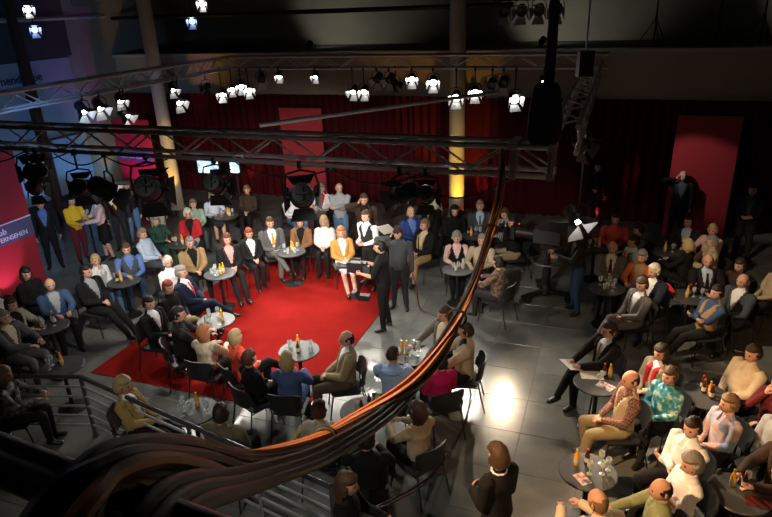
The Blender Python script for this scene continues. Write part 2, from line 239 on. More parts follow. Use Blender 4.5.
 ('woman with short blonde hair in pale pink top', 'sit', 6.592, 11.614, 2.129, 0.963, 'table', 'std', 0.05, ('short', 'blonde'), ('shirt', 'palepink'), ('trousers', 'stone'), 'f', ''),
 ('grey-haired man in beige jacket leaning forward', 'sit', 6.269, 10.894, 1.309, 0.981, 'table', 'std', 0.1, ('short', 'grey'), ('suit', 'beige', 'beige', None), ('trousers', 'beige'), 'm', ''),
 ('elderly man in black suit and tie behind table', 'sit', 5.629, 9.947, -3.316, 1.02, 'table', 'std', 0.0, ('ring', 'grey'), ('suit', 'black', 'paleblue', 'black'), ('trousers', 'black'), 'm', ''),
 ('dark-haired man in brown vest with blue sleeves', 'sit', 5.109, 8.758, 1.71, 0.983, 'crossed', 'ext', -0.2, ('short', 'dark'), ('vest', 'tan', 'blueblazer', None), ('trousers', 'charcoal'), 'm', ''),
 ('balding man in grey suit and white shirt', 'sit', 5.751, 9.071, 1.92, 1.011, 'lap', 'std', -0.08, ('ring', 'dark'), ('suit', 'slate', 'white', None), ('trousers', 'slate'), 'm', ''),
 ('dark-haired woman in brown behind grey-suited man', 'sit', 6.186, 9.872, 2.007, 0.947, 'lap', 'std', 0.0, ('short', 'darkbrown'), ('sweater', 'darkbrown'), ('trousers', 'black'), 'f', ''),
 ('person in cream top leaning back', 'sit', 6.695, 9.69, 1.745, 0.945, 'lap', 'ext', -0.25, ('short', 'brown'), ('sweater', 'beige'), ('trousers', 'charcoal'), 'f', ''),
 ('man in black suit with glasses reading papers', 'sit', 3.046, 7.637, 1.833, 1.013, 'hold', 'cross', -0.15, ('short', 'darkbrown'), ('suit', 'darksuit', 'white', 'yellowtie'), ('trousers', 'black'), 'm', 'glasses'),
 ('woman with long dark hair and red scarf', 'sit', 3.63, 7.151, 1.955, 0.933, 'lap', 'std', -0.05, ('long', 'darkbrown'), ('suit', 'stone', 'white', None), ('trousers', 'charcoal'), 'f', 'scarfred'),
 ('man in beige vest with plaid sleeves and khaki trousers', 'sit', 2.909, 6.4, 1.536, 1.02, 'lap', 'std', -0.08, ('ring', 'dark'), ('vest', 'beige', 'plaid', None), ('trousers', 'khaki'), 'm', ''),
 ('woman in teal floral blouse', 'sit', 3.491, 6.591, 2.094, 0.933, 'lap', 'std', -0.08, ('short', 'brown'), ('shirt', 'teal'), ('trousers', 'charcoal'), 'f', ''),
 ('dark-haired man in cream shirt and brown trousers', 'sit', 4.65, 6.888, 1.78, 1.012, 'lap', 'ext', -0.15, ('short', 'darkbrown'), ('shirt', 'cream'), ('trousers', 'brown'), 'm', ''),
 ('fair-haired woman in pink and blue patterned blouse', 'sit', 3.915, 5.967, 1.745, 0.946, 'lap', 'std', -0.05, ('short', 'lightbrown'), ('shirt', 'pinkblue'), ('trousers', 'charcoal'), 'f', ''),
 ('dark-haired man in white shirt with folded arms', 'sit', 3.227, 5.481, 1.833, 0.995, 'crossed', 'std', -0.1, ('short', 'darkbrown'), ('shirt', 'white'), ('trousers', 'black'), 'm', ''),
 ('grey-haired woman in sleeveless white top', 'sit', 2.993, 4.978, 1.571, 0.962, 'crossed', 'std', -0.08, ('curly', 'grey'), ('tshirt', 'white'), ('trousers', 'black'), 'f', ''),
 ('balding man in olive green shirt', 'sit', 2.57, 4.609, 1.309, 0.982, 'table', 'std', 0.0, ('ring', 'dark'), ('shirt', 'olivegreen'), ('trousers', 'charcoal'), 'm', ''),
 ('balding fair man in beige jacket with blue collar', 'sit', 1.899, 4.398, 0.262, 1.02, 'table', 'std', 0.05, ('ring', 'lightbrown'), ('suit', 'cream', 'blue', None), ('trousers', 'charcoal'), 'm', ''),
 ('person in brown jacket reaching toward the table', 'sit', 4.158, 5.197, 1.745, 0.982, 'table', 'ext', -0.05, ('short', 'dark'), ('suit', 'darkbrown', 'white', None), ('trousers', 'darkbrown'), 'm', ''),
 ('person in light grey sweater beside the dark red top', 'sit', 4.42, 5.745, 1.92, 0.962, 'lap', 'ext', -0.1, ('short', 'brown'), ('sweater', 'lightgrey'), ('trousers', 'slate'), 'f', ''),
 ('person in dark red top with hand at chin', 'sit', 4.767, 6.36, 1.833, 0.945, 'chin', 'std', -0.0, ('short', 'dark'), ('sweater', 'maroon'), ('trousers', 'black'), 'f', ''),
]
TABLES = [
 ('A', -2.904, 9.305, 'between turtleneck woman and cream-jacket woman', [('juice', 0.099, 0.023), ('juice', 0.121, -0.043), ('wine', -0.13, 0.08), ('wine', -0.08, -0.05), ('wine', 0.0, 0.14), ('wine', 0.1, -0.15), ('tumbler', -0.16, -0.02)]),
 ('B', -1.379, 8.217, 'in front of the denim-jacket woman', [('juice', -0.02, 0.1), ('cola', 0.0, -0.08), ('tumbler', -0.15, 0.1), ('tumbler', 0.17, 0.08), ('tumbler', 0.18, -0.06)]),
 ('C', -3.303, 11.304, 'between tan-jacket man and pink-bloused woman', [('juice', 0.062, 0.053), ('juice', 0.018, -0.003), ('wine', -0.1, 0.06), ('wine', -0.081, -0.06), ('tumbler', -0.16, 0.0), ('tumbler', -0.019, -0.1)]),
 ('D', -2.026, 12.349, 'in front of the orange-tie man', [('juice', 0.014, 0.069), ('juice', 0.056, 0.011), ('wine', 0.14, 0.05), ('wine', -0.14, 0.02), ('tumbler', 0.1, -0.08), ('tumbler', -0.05, -0.1)]),
 ('F', -4.554, 13.095, 'between green-cardigan and red-jacket women', [('juice', -0.033, 0.056), ('juice', 0.003, -0.006), ('cola', 0.08, 0.06), ('wine', -0.15, 0)]),
 ('G', -4.016, 15.016, 'beside the striped-blouse woman', [('juice', 0.041, 0.058), ('juice', 0.098, 0.012), ('wine', 0.161, 0.051), ('wine', -0.1, 0)]),
 ('H', -1.776, 14.984, 'before white-cardigan woman and white-sweater man', [('tumbler', -0.1, 0.0), ('wine', 0.05, 0.05), ('juice', -0.05, 0.08)]),
 ('I', -5.736, 9.356, 'between blue-blazer man and grey-suited man', [('wine', -0.12, 0.0), ('wine', -0.05, -0.08), ('cola', 0.05, 0.08), ('wine', 0.08, 0.0), ('juice', 0.0, 0.14)]),
 ('J', -4.912, 8.045, 'behind the railing corner', [('wine', -0.16, 0.03), ('cola', -0.081, 0.08), ('juice', -0.019, 0.04), ('wine', -0.14, -0.08)]),
 ('K', -5.149, 11.132, 'between grey-vest man and chin-resting woman', [('juice', -0.081, 0.082), ('juice', -0.049, 0.018), ('wine', -0.154, 0.003), ('cola', -0.096, -0.043)]),
 ('L', -2.592, 6.79, 'between gold-jacket woman and olive-jacket man', [('juice', 0.02, 0.1), ('wine', -0.17, 0.1), ('wine', -0.14, 0.0), ('wine', -0.12, -0.1), ('wine', -0.03, -0.06), ('wine', 0.15, 0.02), ('wine', 0.2, -0.06)]),
 ('M', -0.359, 6.671, 'beside the red-haired person in cream top', [('tumbler_juice', -0.1, 0.03), ('cola', -0.03, -0.05), ('cola', 0.07, 0.05), ('tumbler', -0.1, -0.1), ('wine', 0.18, 0.06)]),
 ('N', 0.357, 7.987, 'between blue-hooded man and beige-jacket man', [('juice', -0.172, 0.063), ('juice', -0.098, 0.047), ('wine', -0.08, -0.05), ('wine', 0.06, -0.04), ('wine', 0.08, 0.08), ('wine', 0.0, 0.12)]),
 ('O', 2.015, 12.943, 'in front of the pale-shirted grey-suit man', [('cola', -0.151, 0.051), ('juice', -0.099, -0.001), ('wine', 0.02, 0.05), ('wine', 0.1, 0.0)]),
 ('P', 1.398, 11.1, 'in front of the pink-bloused black-vest woman', [('tumbler_juice', -0.08, 0.06), ('tumbler_juice', 0.02, 0.08), ('tumbler_juice', -0.05, -0.06), ('tumbler_juice', 0.1, 0.02), ('wine', 0.12, 0.1)]),
 ('W', 3.931, 9.997, 'in front of the grey-checked jacket man', [('tumbler_juice', 0.001, 0.0), ('tumbler_juice', -0.061, -0.04), ('wine', -0.08, 0.12), ('wine', 0.08, 0.1), ('wine', 0.14, 0.0), ('wine', 0.05, -0.12)]),
 ('V', 4.345, 11.975, 'beside the coral-shirt man', [('wine', -0.1, 0), ('wine', 0.049, 0.051), ('juice', 0.101, -0.001)]),
 ('X', 5.706, 11.545, 'beside the wavy blonde woman in black', [('juice', -0.05, 0.05), ('wine', 0.08, 0.0)]),
 ('Y', 5.196, 9.532, 'in front of the elderly black-suited man', [('juice', -0.05, 0.0), ('cola', 0.02, 0.06), ('cola', 0.12, 0.08), ('wine', 0.17, -0.06), ('wine', 0.06, 0.0)]),
 ('Q', 2.798, 7.091, 'beside the man reading papers', [('cola', 0.134, 0.122), ('juice', 0.206, 0.098), ('wine', 0.05, 0.0), ('wine', 0.0, -0.06)]),
 ('R', 2.138, 5.403, 'beside the fair man with blue collar', [('juice', -0.1, 0.1), ('cola', 0.02, 0.1), ('wine', 0.18, 0.1), ('wine', 0.22, 0.0), ('wine', 0.0, -0.04), ('wine', 0.14, -0.05)]),
 ('S', 3.592, 4.997, 'in front of the brown-jacket arm', [('juice', -0.02, 0.1), ('cola', 0.076, 0.057), ('wine', 0.134, 0.103)]),
 ('U', 4.082, 6.696, 'beside the man in cream shirt', [('cola', 0.02, 0.14), ('cola', -0.009, 0.058), ('cola', 0.03, -0.06), ('juice', 0.049, 0.012)]),
]
LAMPS = [
 ((-0.91, 6.703, 3.63), 1, 1.2, 'far', 3.99, 'near'),
 ((-1.95, 7.092, 3.69), 1, 1.0, 'far', 3.99, 'near'),
 ((-3.449, 7.652, 3.49), 1, 1.15, 'crossr', 3.99, 'near'),
 ((-3.898, 7.821, 3.53), 1, 1.0, 'leftb', 3.99, 'near'),
 ((-2.859, 7.432, 3.57), 1, 1.4, 'farleft', 3.99, 'near'),
 ((-4.498, 8.045, 3.73), 1, 0.85, 'wallleft', 3.99, 'nearleft'),
 ((-4.648, 8.101, 3.46), 1, 0.8, 'lefties', 3.99, 'nearleft'),
 ((0.176, 6.297, 3.72), 1, 0.9, 'cross', 3.99, 'near'),
 ((0.439, 6.199, 3.735), 1, 0.85, 'farright', 3.99, 'near'),
 ((2.621, 7.924, 2.76), 1, 1.0, 'aud', 4.14, 'rightnear'),
 ((-3.797, 15.373, 3.69), 1, 0.72, 'stageL', 4.28, 'back'),
 ((-3.516, 15.268, 3.81), 1, 0.64, 'stage', 4.28, 'back'),
 ((-3.272, 15.177, 3.88), 1, 0.72, 'stage', 4.28, 'back'),
 ((-3.085, 15.107, 3.79), 1, 0.72, 'stageR', 4.28, 'back'),
 ((-2.739, 14.978, 4.04), 0, 0.8, 'stage', 4.28, 'back'),
 ((-2.298, 14.813, 4.112), 1, 0.56, 'stage', 4.28, 'back'),
 ((-1.436, 14.491, 4.112), 1, 0.56, 'stage', 4.28, 'back'),
 ((-0.593, 14.176, 3.79), 1, 0.72, 'stage', 4.28, 'back'),
 ((-0.341, 14.081, 3.79), 1, 0.72, 'stageR', 4.28, 'back'),
 ((-0.05, 13.973, 4.04), 0, 0.8, 'stage', 4.28, 'back'),
 ((0.212, 13.875, 4.03), 0, 0.8, 'stage', 4.28, 'back'),
 ((0.699, 13.692, 4.064), 1, 0.72, 'centre', 4.28, 'back'),
 ((1.139, 13.528, 4.0), 1, 0.8, 'centre', 4.28, 'back'),
 ((1.608, 13.353, 3.69), 1, 0.88, 'centre', 4.28, 'back'),
 ((1.982, 13.213, 3.8), 1, 0.8, 'centre2', 4.28, 'back'),
 ((2.31, 13.09, 3.94), 0, 0.88, 'centre', 4.28, 'back'),
 ((2.526, 13.01, 3.98), 0, 0.88, 'centre', 4.28, 'back'),
 ((2.76, 12.922, 3.67), 1, 0.88, 'aud', 4.28, 'back'),
 ((3.284, 12.726, 4.03), 1, 0.56, 'patch', 4.28, 'back'),
 ((4.244, 13.008, 3.64), 1, 0.88, 'panelr', 4.14, 'right'),
 ((2.551, 7.737, 3.84), 1, 0.8, 'aud3', 4.14, 'rightnear2'),
 ((-5.112, 10.943, 4.04), 1, 0.8, 'stageB', 4.28, 'left'),
 ((-4.975, 11.309, 4.04), 1, 0.8, 'stageB', 4.28, 'left'),
 ((-4.793, 11.796, 4.088), 1, 0.64, 'stageB', 4.28, 'left'),
 ((-4.765, 11.871, 3.79), 1, 0.8, 'stageC', 4.28, 'left'),
 ((-4.257, 13.229, 4.088), 1, 0.64, 'stageC', 4.28, 'left'),
 ((-4.205, 13.369, 3.81), 1, 0.8, 'stageC', 4.28, 'left'),
 ((-4.638, 8.097, 3.69), 2, 1.0, 'wallleft', 3.99, 'nearleft'),
]
HIGH = (-7.112, 14.237)
PEDESTAL = (3.171, 11.216, 1.047)
BUNDLE = [(-0.349, 0.4, 5.068), (-0.354, 0.47, 5.09), (-0.361, 0.54, 5.095), (-0.364, 0.64, 5.053), (-0.387, 0.88, 4.856), (-0.379, 1.4, 4.398), (-0.196, 2.1, 3.976), (0.134, 2.9, 3.662), (0.487, 3.9, 3.515), (0.839, 5.0, 3.509), (1.115, 5.75, 3.797), (1.174, 5.95, 4.278)]
LOOP = [(-0.302, 0.42, 5.038), (-0.31, 0.5, 5.047), (-0.306, 0.58, 5.045), (-0.315, 0.74, 4.947), (-0.335, 1.15, 4.608), (-0.225, 1.8, 4.154), (0.045, 2.65, 3.76), (0.421, 3.75, 3.504)]
FCABLE = [(-0.288, 4.633, 1.05), (-0.157, 4.859, 0.9), (0.237, 5.688, 0.35), (0.598, 6.413, 0.013), (0.975, 7.125, 0.013), (1.186, 7.824, 0.013), (1.21, 8.22, 0.013), (1.05, 8.602, 0.013)]
HAZARD = (-1.381, 7.087, 0.001, 1.315)
# ------------------------------------------------------------------ the room
FLOORM = mat('floor_grout', (.085,.09,.087), .5)
def tile_mat():
    m = mat('floor_stone', (.17,.178,.172), .3, spec=.5); nt = m.node_tree; b = nt.nodes['Principled BSDF']
    g = nt.nodes.new('ShaderNodeNewGeometry'); oi = nt.nodes.new('ShaderNodeObjectInfo')
    n = nt.nodes.new('ShaderNodeTexNoise'); n.inputs['Scale'].default_value = 1.7; n.inputs['Detail'].default_value = 7; nt.links.new(g.outputs['Position'], n.inputs['Vector'])
    rp = nt.nodes.new('ShaderNodeValToRGB'); rp.color_ramp.elements[0].position = .3; rp.color_ramp.elements[0].color = (.125,.135,.13, 1); rp.color_ramp.elements[1].position = .75; rp.color_ramp.elements[1].color = (.215,.22,.205, 1)
    nt.links.new(n.outputs['Fac'], rp.inputs['Fac'])
    mx = nt.nodes.new('ShaderNodeMix'); mx.data_type = 'RGBA'; mx.blend_type = 'MULTIPLY'; mx.inputs['Factor'].default_value = 1
    mr = nt.nodes.new('ShaderNodeMapRange'); mr.inputs['To Min'].default_value = .86; mr.inputs['To Max'].default_value = 1.08; nt.links.new(oi.outputs['Random'], mr.inputs['Value'])
    cb = nt.nodes.new('ShaderNodeCombineColor')
    for k in ('Red', 'Green', 'Blue'): nt.links.new(mr.outputs['Result'], cb.inputs[k])
    nt.links.new(rp.outputs['Color'], mx.inputs['A']); nt.links.new(cb.outputs['Color'], mx.inputs['B']); nt.links.new(mx.outputs['Result'], b.inputs['Base Color'])
    r2 = nt.nodes.new('ShaderNodeMapRange'); r2.inputs['To Min'].default_value = .15; r2.inputs['To Max'].default_value = .27; nt.links.new(n.outputs['Fac'], r2.inputs['Value']); nt.links.new(r2.outputs['Result'], b.inputs['Roughness'])
    return m
TILE = tile_mat()
WALLB = mat('wall_plaster_beige', (.36,.29,.21), .85, noise=(3, .08)); WALLD = mat('wall_dark', (.05,.052,.055), .9); CEIL = mat('ceiling_black', (.008,.008,.009), .9)
floor = bbox('floor', -16.5, 15, -4, 20.5, -.12, -.005, FLOORM, kind='structure')
def fz(x, y):  # height of what lies on the floor there: the carpet is 12 mm thick
    v = Vector((x, y, 0)); return .0122 if -7.9 < v.dot(E1) < -3.93 and 6.68 < v.dot(E2) < 12.3 else 0.
def project_ok(p):
    q = Vector(p)-Vector((0, 0, 5.6)); z = q.dot(F_)
    if z < .5: return None
    return 386+620*q.dot(R_)/z, 258.5-620*q.dot(U_)/z, z
ts = .8; cells = []
for i in range(-21, 19):
    for j in range(-5, 26):
        c = B((i+.5)*ts, (j+.5)*ts, 0); pr = project_ok(c)
        if not(-16.4 < (i+.5)*ts < 14.9 and (j+.5)*ts < 20.3): continue
        vis = pr and -40 < pr[0] < 812 and 0 < pr[1] < 560
        cells.append((pr[2] if vis else 99+c.length, c))
cells.sort(key=lambda t: t[0])
tm = MB(); h = ts/2-.002
tm.add([(-h,-h,-.005),(h,-h,-.005),(h,h,-.005),(-h,h,-.005),(-h+.003,-h+.003,0),(h-.003,-h+.003,0),(h-.003,h-.003,0),(-h+.003,h-.003,0)], [(4,5,6,7),(0,1,5,4),(1,2,6,5),(2,3,7,6),(3,0,4,7)])
tme = tm.mesh('tile', [TILE], False)
for d, c in cells[:300]:
    o = link('tile', tme, floor); o.location = c; o.rotation_euler = (0, 0, BROT)
rest = MB()
for d, c in cells[300:]:
    M = Matrix.Translation(c) @ Matrix.Rotation(BROT, 4, 'Z'); rest.add([M @ Vector(v) for v in tm.v], tm.f)
rest.build('tile_field', TILE, floor, False, kind='stuff')
wb = 16.95
bbox('wall_back', -16, 15, wb, wb+.3, 0, 4.28, WALLB, kind='structure')
bbox('trim_1', -16, 15, wb-.12, wb+.35, 4.28, 4.36, mat('slab_edge', (.42,.38,.33), .35), kind='structure')
bbox('floor_gallery', -16, 15, wb+.35, 20.2, 4.2, 4.36, WALLD, kind='structure')
GALW = mat('gallery_wall', (.24,.235,.2), .9, noise=(2, .1))
bbox('wall_gallery', -16, 15, 20.2, 20.5, 4.2, 9, GALW, kind='structure')
bbox('wall_right', 14.7, 15, -4, 20.5, 0, 9, WALLD, kind='structure')
bbox('wall_front', -16, 15, -4.3, -4, 0, 9, WALLD, kind='structure')
bbox('ceiling', -16.5, 15, -4.3, 20.6, 9, 9.2, CEIL, kind='structure')
# side wall: glazed bays between posts, plaster pier, dark fascia above
bbox('wall_left', -16.3, -15.9, -4, 20.5, 4.45, 9, WALLD, kind='structure')
bbox('wall_left_pier', -16.3, -15.5, 15.6, 20.4, 0, 4.45, WALLB, kind='structure')
bbox('wall_left_pier_top', -15.9, -15.5, 15.6, 20.4, 4.45, 9, WALLB, kind='structure')
bbox('wall_left_plinth', -16.3, -15.5, -4, 15.6, 0, .35, WALLD, kind='structure')
FROST = mat('frosted_glass', (.28,.36,.44), .5, spec=.6, noise=(1.5, .1)); POST = mat('window_post', (.05,.03,.022), .6)
win = bbox('window_1', -16.2, -16.05, -4, 15.6, .35, 4.45, mat('window_back', (.05,.06,.07), .8), kind='structure')
for k in range(9):
    b0 = 1.2+k*1.6
    bbox('pane', -16.04, -16.0, b0+.03, b0+1.57, .38, 2.1, FROST, parent=win); bbox('pane', -16.04, -16.0, b0+.03, b0+1.57, 2.16, 4.4, FROST, parent=win)
    bbox('window_post', -16.05, -15.9, b0-.03, b0+.03, .35, 4.45, POST, parent=win)
bbox('window_rail', -16.05, -15.93, -4, 15.6, 2.1, 2.16, POST, parent=win)
def text(body, size, ex, m, name, parent, M, align='LEFT'):
    cu = bpy.data.curves.new(name, 'FONT'); cu.body = body; cu.size = size; cu.extrude = ex; cu.align_x = align; cu.align_y = 'CENTER'
    ob = bpy.data.objects.new(name, cu); COL.objects.link(ob)
    bpy.context.view_layer.update(); dg = bpy.context.evaluated_depsgraph_get()
    me = bpy.data.meshes.new_from_object(ob.evaluated_get(dg)); bpy.data.objects.remove(ob)
    me.materials.clear(); me.materials.append(m)
    o = link(name, me, parent); o.matrix_local = M; return o
def frame(o, x, z, up=(0, 0, 1)):
    x = Vector(x).normalized(); up = Vector(up); n = x.cross(up)
    return Matrix(((x.x, up.x, n.x, o[0]), (x.y, up.y, n.y, o[1]), (x.z, up.z, n.z, o[2]), (0, 0, 0, 1)))
text('mendi eipe', .34, .01, mat('glass_letters', (.02,.03,.05), .6), 'window_lettering', win, frame(B(-15.98, 12.9, 3.95), E2, 0))
# columns
def column(name, p, r, label=None):
    MB().lathe([(r*1.15, 0), (r*1.15, .06), (r, .08), (r, 9)], 28).build(name, mat('column_plaster', (.42,.38,.3), .6, noise=(5, .05)), loc=p, kind='structure')
column('column_1', B(-3.9, 16.2), .21); column('column_2', B(-12.3, 14.9), .19)
bbox('column_3', -15.02, -14.84, 12.85, 13.03, 0, 9, POST, kind='structure')
# curtains: one object per drape
def drape(a0, a1, b, z0, z1, m, lab, i):
    mb = MB(); n = int((a1-a0)/.05); V = []; Fc = []
    ph = RNG.uniform(0, 6); fw = RNG.uniform(.2, .27)
    for k in range(n+1):
        a = a0+(a1-a0)*k/n; off = .055*math.sin(2*PI*(a-a0)/fw+ph)+.02*math.sin(2*PI*(a-a0)/.61+ph*2)
        for z in (z0, (z0+z1)/2, z1):
            s = 1 if z == z0 else .8
            p = B(a, b+off*s, z); q = B(a, b+off*s+.012, z); V += [p, q]
    for k in range(n):
        for j in range(2):
            x = k*6+j*2; y = x+6
            Fc += [(x, y, y+2, x+2), (x+1, x+3, y+3, y+1)]
    Fc += [(k*6, k*6+1, k*6+7, k*6+6) for k in range(n)]
    return mb.add(V, Fc).build('curtain', m, label=lab, cat='curtain', group='drapes along the back wall')
CURT = mat('curtain_red', (.055,.004,.006), .95, spec=.1, noise=(8, .15)); CURTD = mat('curtain_black', (.008,.007,.010), .95)
av = -15.3; i = 0
while av < 3.4:
    drape(av, av+1.72, wb-.22, .03, 3.18, CURT, 'dark red pleated curtain hanging along the back wall', i); av += 1.66; i += 1
while av < 12:
    drape(av, av+1.72, wb-.22, .03, 3.18, CURTD, 'black pleated curtain hanging past the tall red panel', i); av += 1.66; i += 1
# carpet
CARP = mat('carpet_red', (.25,.011,.009), 1., spec=.05, noise=(2.2, .28), bump=.4)
def carpet():
    cb = [B(-7.9, 6.68), B(-3.93, 6.68), B(-3.93, 12.3), B(-7.9, 12.3)]
    o = slab('carpet', cb, .0005, .012, CARP, label='large rectangular red carpet under the inner circle of guests', cat='carpet')
carpet()
# freestanding red panels
PANR = mat('panel_red', (.34,.02,.03), .6, noise=(2, .1)); BAND = mat('panel_band', (.10,.09,.17), .5); LETT = mat('panel_lettering', (.75,.8,.95), .5)
def red_panel(p0, p1, zt, label, band=None, m=PANR, zb=.0):
    c = (p0+p1)/2; r = empty('display_panel', (c.x, c.y, 0), math.atan2((p1-p0).y, (p1-p0).x), label, 'panel', 'tall red display panels')
    L = (p1-p0).length
    MB().box((0, 0, zb+(zt-zb)/2), (L, .05, zt-zb)).build('board', m, r, False)
    for s in (-1, 1): MB().box((s*(L/2-.2), .16, .02), (.05, .5, .04)).box((s*(L/2-.2), .06, .5), (.04, .04, 1.0)).build('foot', BLACKM, r, False)
    if band:
        z, hgt = band; MB().box((0, -.032, z), (L, .012, hgt)).build('band', BAND, r, False)
        MB().box((0, -.04, z+hgt/2), (L, .02, .02)).build('band_edge', LETT, r, False)
    return r, L
r1, L1 = red_panel(B(-11.5, 6.6), B(-11.5, 9.2), 3.1, 'tall red panel with rbb FERNSEHEN band beside the railing guests', (1.5, .42))
text('rbb', .18, .004, LETT, 'lettering', r1, Matrix.Translation((L1/2-.88, -.043, 1.56)) @ Matrix.Rotation(PI/2, 4, 'X'))
text('FERNSEHEN', .135, .004, LETT, 'lettering', r1, Matrix.Translation((L1/2-.88, -.043, 1.40)) @ Matrix.Rotation(PI/2, 4, 'X'))
r2, L2 = red_panel(B(-14.2, 14.9), B(-12.75, 14.75), 2.7, 'magenta-lit panel with lettered band behind the standing guests', (1.62, .34))
text('FERNSEHEN', .17, .004, LETT, 'lettering', r2, Matrix.Translation((-.6, -.043, 1.58)) @ Matrix.Rotation(PI/2, 4, 'X'))
red_panel(B(-9.2, 16.2), B(-7.85, 16.2), 2.9, 'tall red panel behind the arms-crossed man', None)
red_panel(B(1.4, 15.95), B(2.75, 15.95), 2.95, 'tall red panel behind the balding man in black', None)
# ------------------------------------------------------------------ trusses
def truss(p0, p1, z, h, label, group='lighting trusses', step=.42, ends=False):
    p0 = Vector(p0); p1 = Vector(p1); d = p1-p0; L = d.length; u = d.normalized()
    r = empty('lighting_truss', (p0.x, p0.y, z), math.atan2(u.y, u.x), label, 'truss', group)
    w2 = h/2
    for y in (-w2, w2):
        for zz in (0, h): MB().tube([(0, y, zz), (L, y, zz)], .026, 10).build('chord', ALU, r)
    n = int(L/step); st = L/n
    bm = {}
    def brace(q0, q1):
        key = tuple(round(c, 3) for c in (Vector(q1)-Vector(q0)))
        if key not in bm: bm[key] = MB().tube([(0, 0, 0), Vector(q1)-Vector(q0)], .012, 6).mesh('brace', [ALU])
        o = link('brace', bm[key], r); o.location = q0
    for k in range(n):
        x0, x1 = k*st, (k+1)*st
        for y in (-w2, w2):
            if k % 2: brace((x0, y, 0), (x1, y, h))
            else: brace((x0, y, h), (x1, y, 0))
        if k % 2: brace((x0, -w2, h), (x1, w2, h))
        else: brace((x0, w2, h), (x1, -w2, h))
    if ends:
        for x in ends:
            for y in (-w2, w2): MB().tube([(x, y, -.02), (x, y, h+.02)], .03, 10).build('end_post', STEEL, r)
            for zz in (0, h): MB().box((x, 0, zz), (.07, h+.06, .07)).build('end_block', STEEL, r, False)
    return r
truss(B(-9.6, 6.1), B(-.5, 6.1), 4.0, .28, 'box truss of aluminium tube carrying the orange cable bundle', ends=(8.72, 9.08))
truss(B(-8.9, 13.2), B(-.2, 13.2), 4.29, .26, 'far box truss crowded with lit spotlights')
truss(B(-8.75, 6.4), B(-8.75, 13.05), 4.29, .26, 'side box truss before the blue glazing')
truss(B(-.45, 6.35), B(-.45, 13.05), 4.15, .26, 'dark side box truss over the pedestal camera')
def pipe(name, p0, p1, r, m, label, cat, group=None): return MB().tube([p0, p1], r, 10).build(name, m, label=label, cat=cat, group=group)
pipe('lighting_pipe', B(-4.4, 7.2, 4.16), B(-1.8, 10.3, 4.2), .03, ALU, 'single scaffold pipe slanting between the trusses', 'pipe')
pipe('gallery_pipe', B(-15.3, 9.5, 5.53), B(-15.3, 16.6, 5.53), .06, mat('pipe_pale', (.5,.5,.5), .4, .5), 'pale horizontal pipe high on the glazed wall', 'pipe')
pipe('gallery_pipe', B(-15.0, 16.6, 5.45), B(-2.6, 16.6, 5.45), .06, BLACKM, 'dark overhead pipe above the back gallery edge', 'pipe')
# ------------------------------------------------------------------ spotlights
def lamp_meshes():
    D = {}
    D['housing'] = MB().lathe([(.04, .24), (.09, .235), (.105, .2), (.105, .06), (.118, .05), (.118, .0), (.098, -.004), (.095, .03)], 20).mesh('housing', [LAMPB])
    D['back_fin'] = MB().box((0, 0, .25), (.12, .02, .05)).box((0, 0, .25), (.02, .12, .05)).mesh('back_fin', [LAMPB], False)
    D['lens'] = MB().lathe([(.094, .012), (.094, .006), (.06, -.004), (.0005, -.01)], 20).mesh('lens', [mat('lens_off', (.05,.05,.055), .1)])
    on = mat('lens_on', (1,1,1), .3, emit=(1,.97,.92), es=22); onb = mat('lens_blue', (.5,.6,1), .3, emit=(.25,.4,1), es=14)
    D['lens_on'] = D['lens'].copy(); D['lens_on'].materials[0] = on; D['lens_blue'] = D['lens'].copy(); D['lens_blue'].materials[0] = onb
    for k in range(4):
        mb = MB(); mb.cur = 0; L = .19 if k % 2 == 0 else .15; W0, W1 = .085, .135
        sp = rad(32 if k % 2 == 0 else 24); zz = -L*math.cos(sp); rr = .115+L*math.sin(sp)
        P = [Vector((-W0, .115, -.0)), Vector((W0, .115, -.0)), Vector((W1, rr, zz)), Vector((-W1, rr, zz))]
        Rm = Matrix.Rotation(k*PI/2, 3, 'Z'); o_ = Vector((0, .004, .002))
        V = [Rm @ p for p in P]+[Rm @ (p+o_) for p in P]
        n = len(mb.v); mb.add(V, [(0, 1, 2, 3)]); mb.cur = 1; mb.f += [(7, 6, 5, 4), (0, 4, 5, 1), (1, 5, 6, 2), (2, 6, 7, 3), (3, 7, 4, 0)]; mb.mi += [1]*5
        D['barn_door%d' % k] = mb.mesh('barn_door', [DOORIN, LAMPB], False)
    D['yoke'] = MB().tube([(-.15, 0, 0), (-.155, 0, .12), (-.13, 0, .22), (0, 0, .25), (.13, 0, .22), (.155, 0, .12), (.15, 0, 0)], .011, 6).tube([(-.155, 0, 0), (-.1, 0, 0)], .02, 8).tube([(.1, 0, 0), (.155, 0, 0)], .02, 8).mesh('yoke', [LAMPB])
    D['clamp'] = MB().box((0, 0, .03), (.05, .06, .07)).tube([(0, 0, -.03), (0, 0, .03)], .012, 6).mesh('clamp', [LAMPB], False)
    return D
LM = lamp_meshes(); LGROUPS = {}
AIM = dict(patch=(1.34, 8.46, 0), leftb=(-10.8, 11.5, 1.0), farleft=(-8.2, 11.2, .9), lefties=(-9.6, 9.6, .8), cross=(-7.5, 8.8, .6), crossr=(-4.2, 9.0, .6), stage=(-5.9, 9.0, .6), stageL=(-7.2, 9.5, .8), stageR=(-4.6, 8.6, .8), stageB=(-5.5, 8.0, .7), stageC=(-5.2, 9.5, .6), far=(-6.2, 11.6, 1.0), farright=(-3.2, 11.6, 1.0), centre=(-2.2, 6.6, .3), centre2=(-1.0, 5.6, .2),
 aud=(1.2, 6.8, 1.0), aud2=(.5, 5.3, .5), aud3=(2.2, 11.0, 1.), panelr=(2.2, 15.9, 1.6), wallleft=(-15.8, 13.0, 2.2))
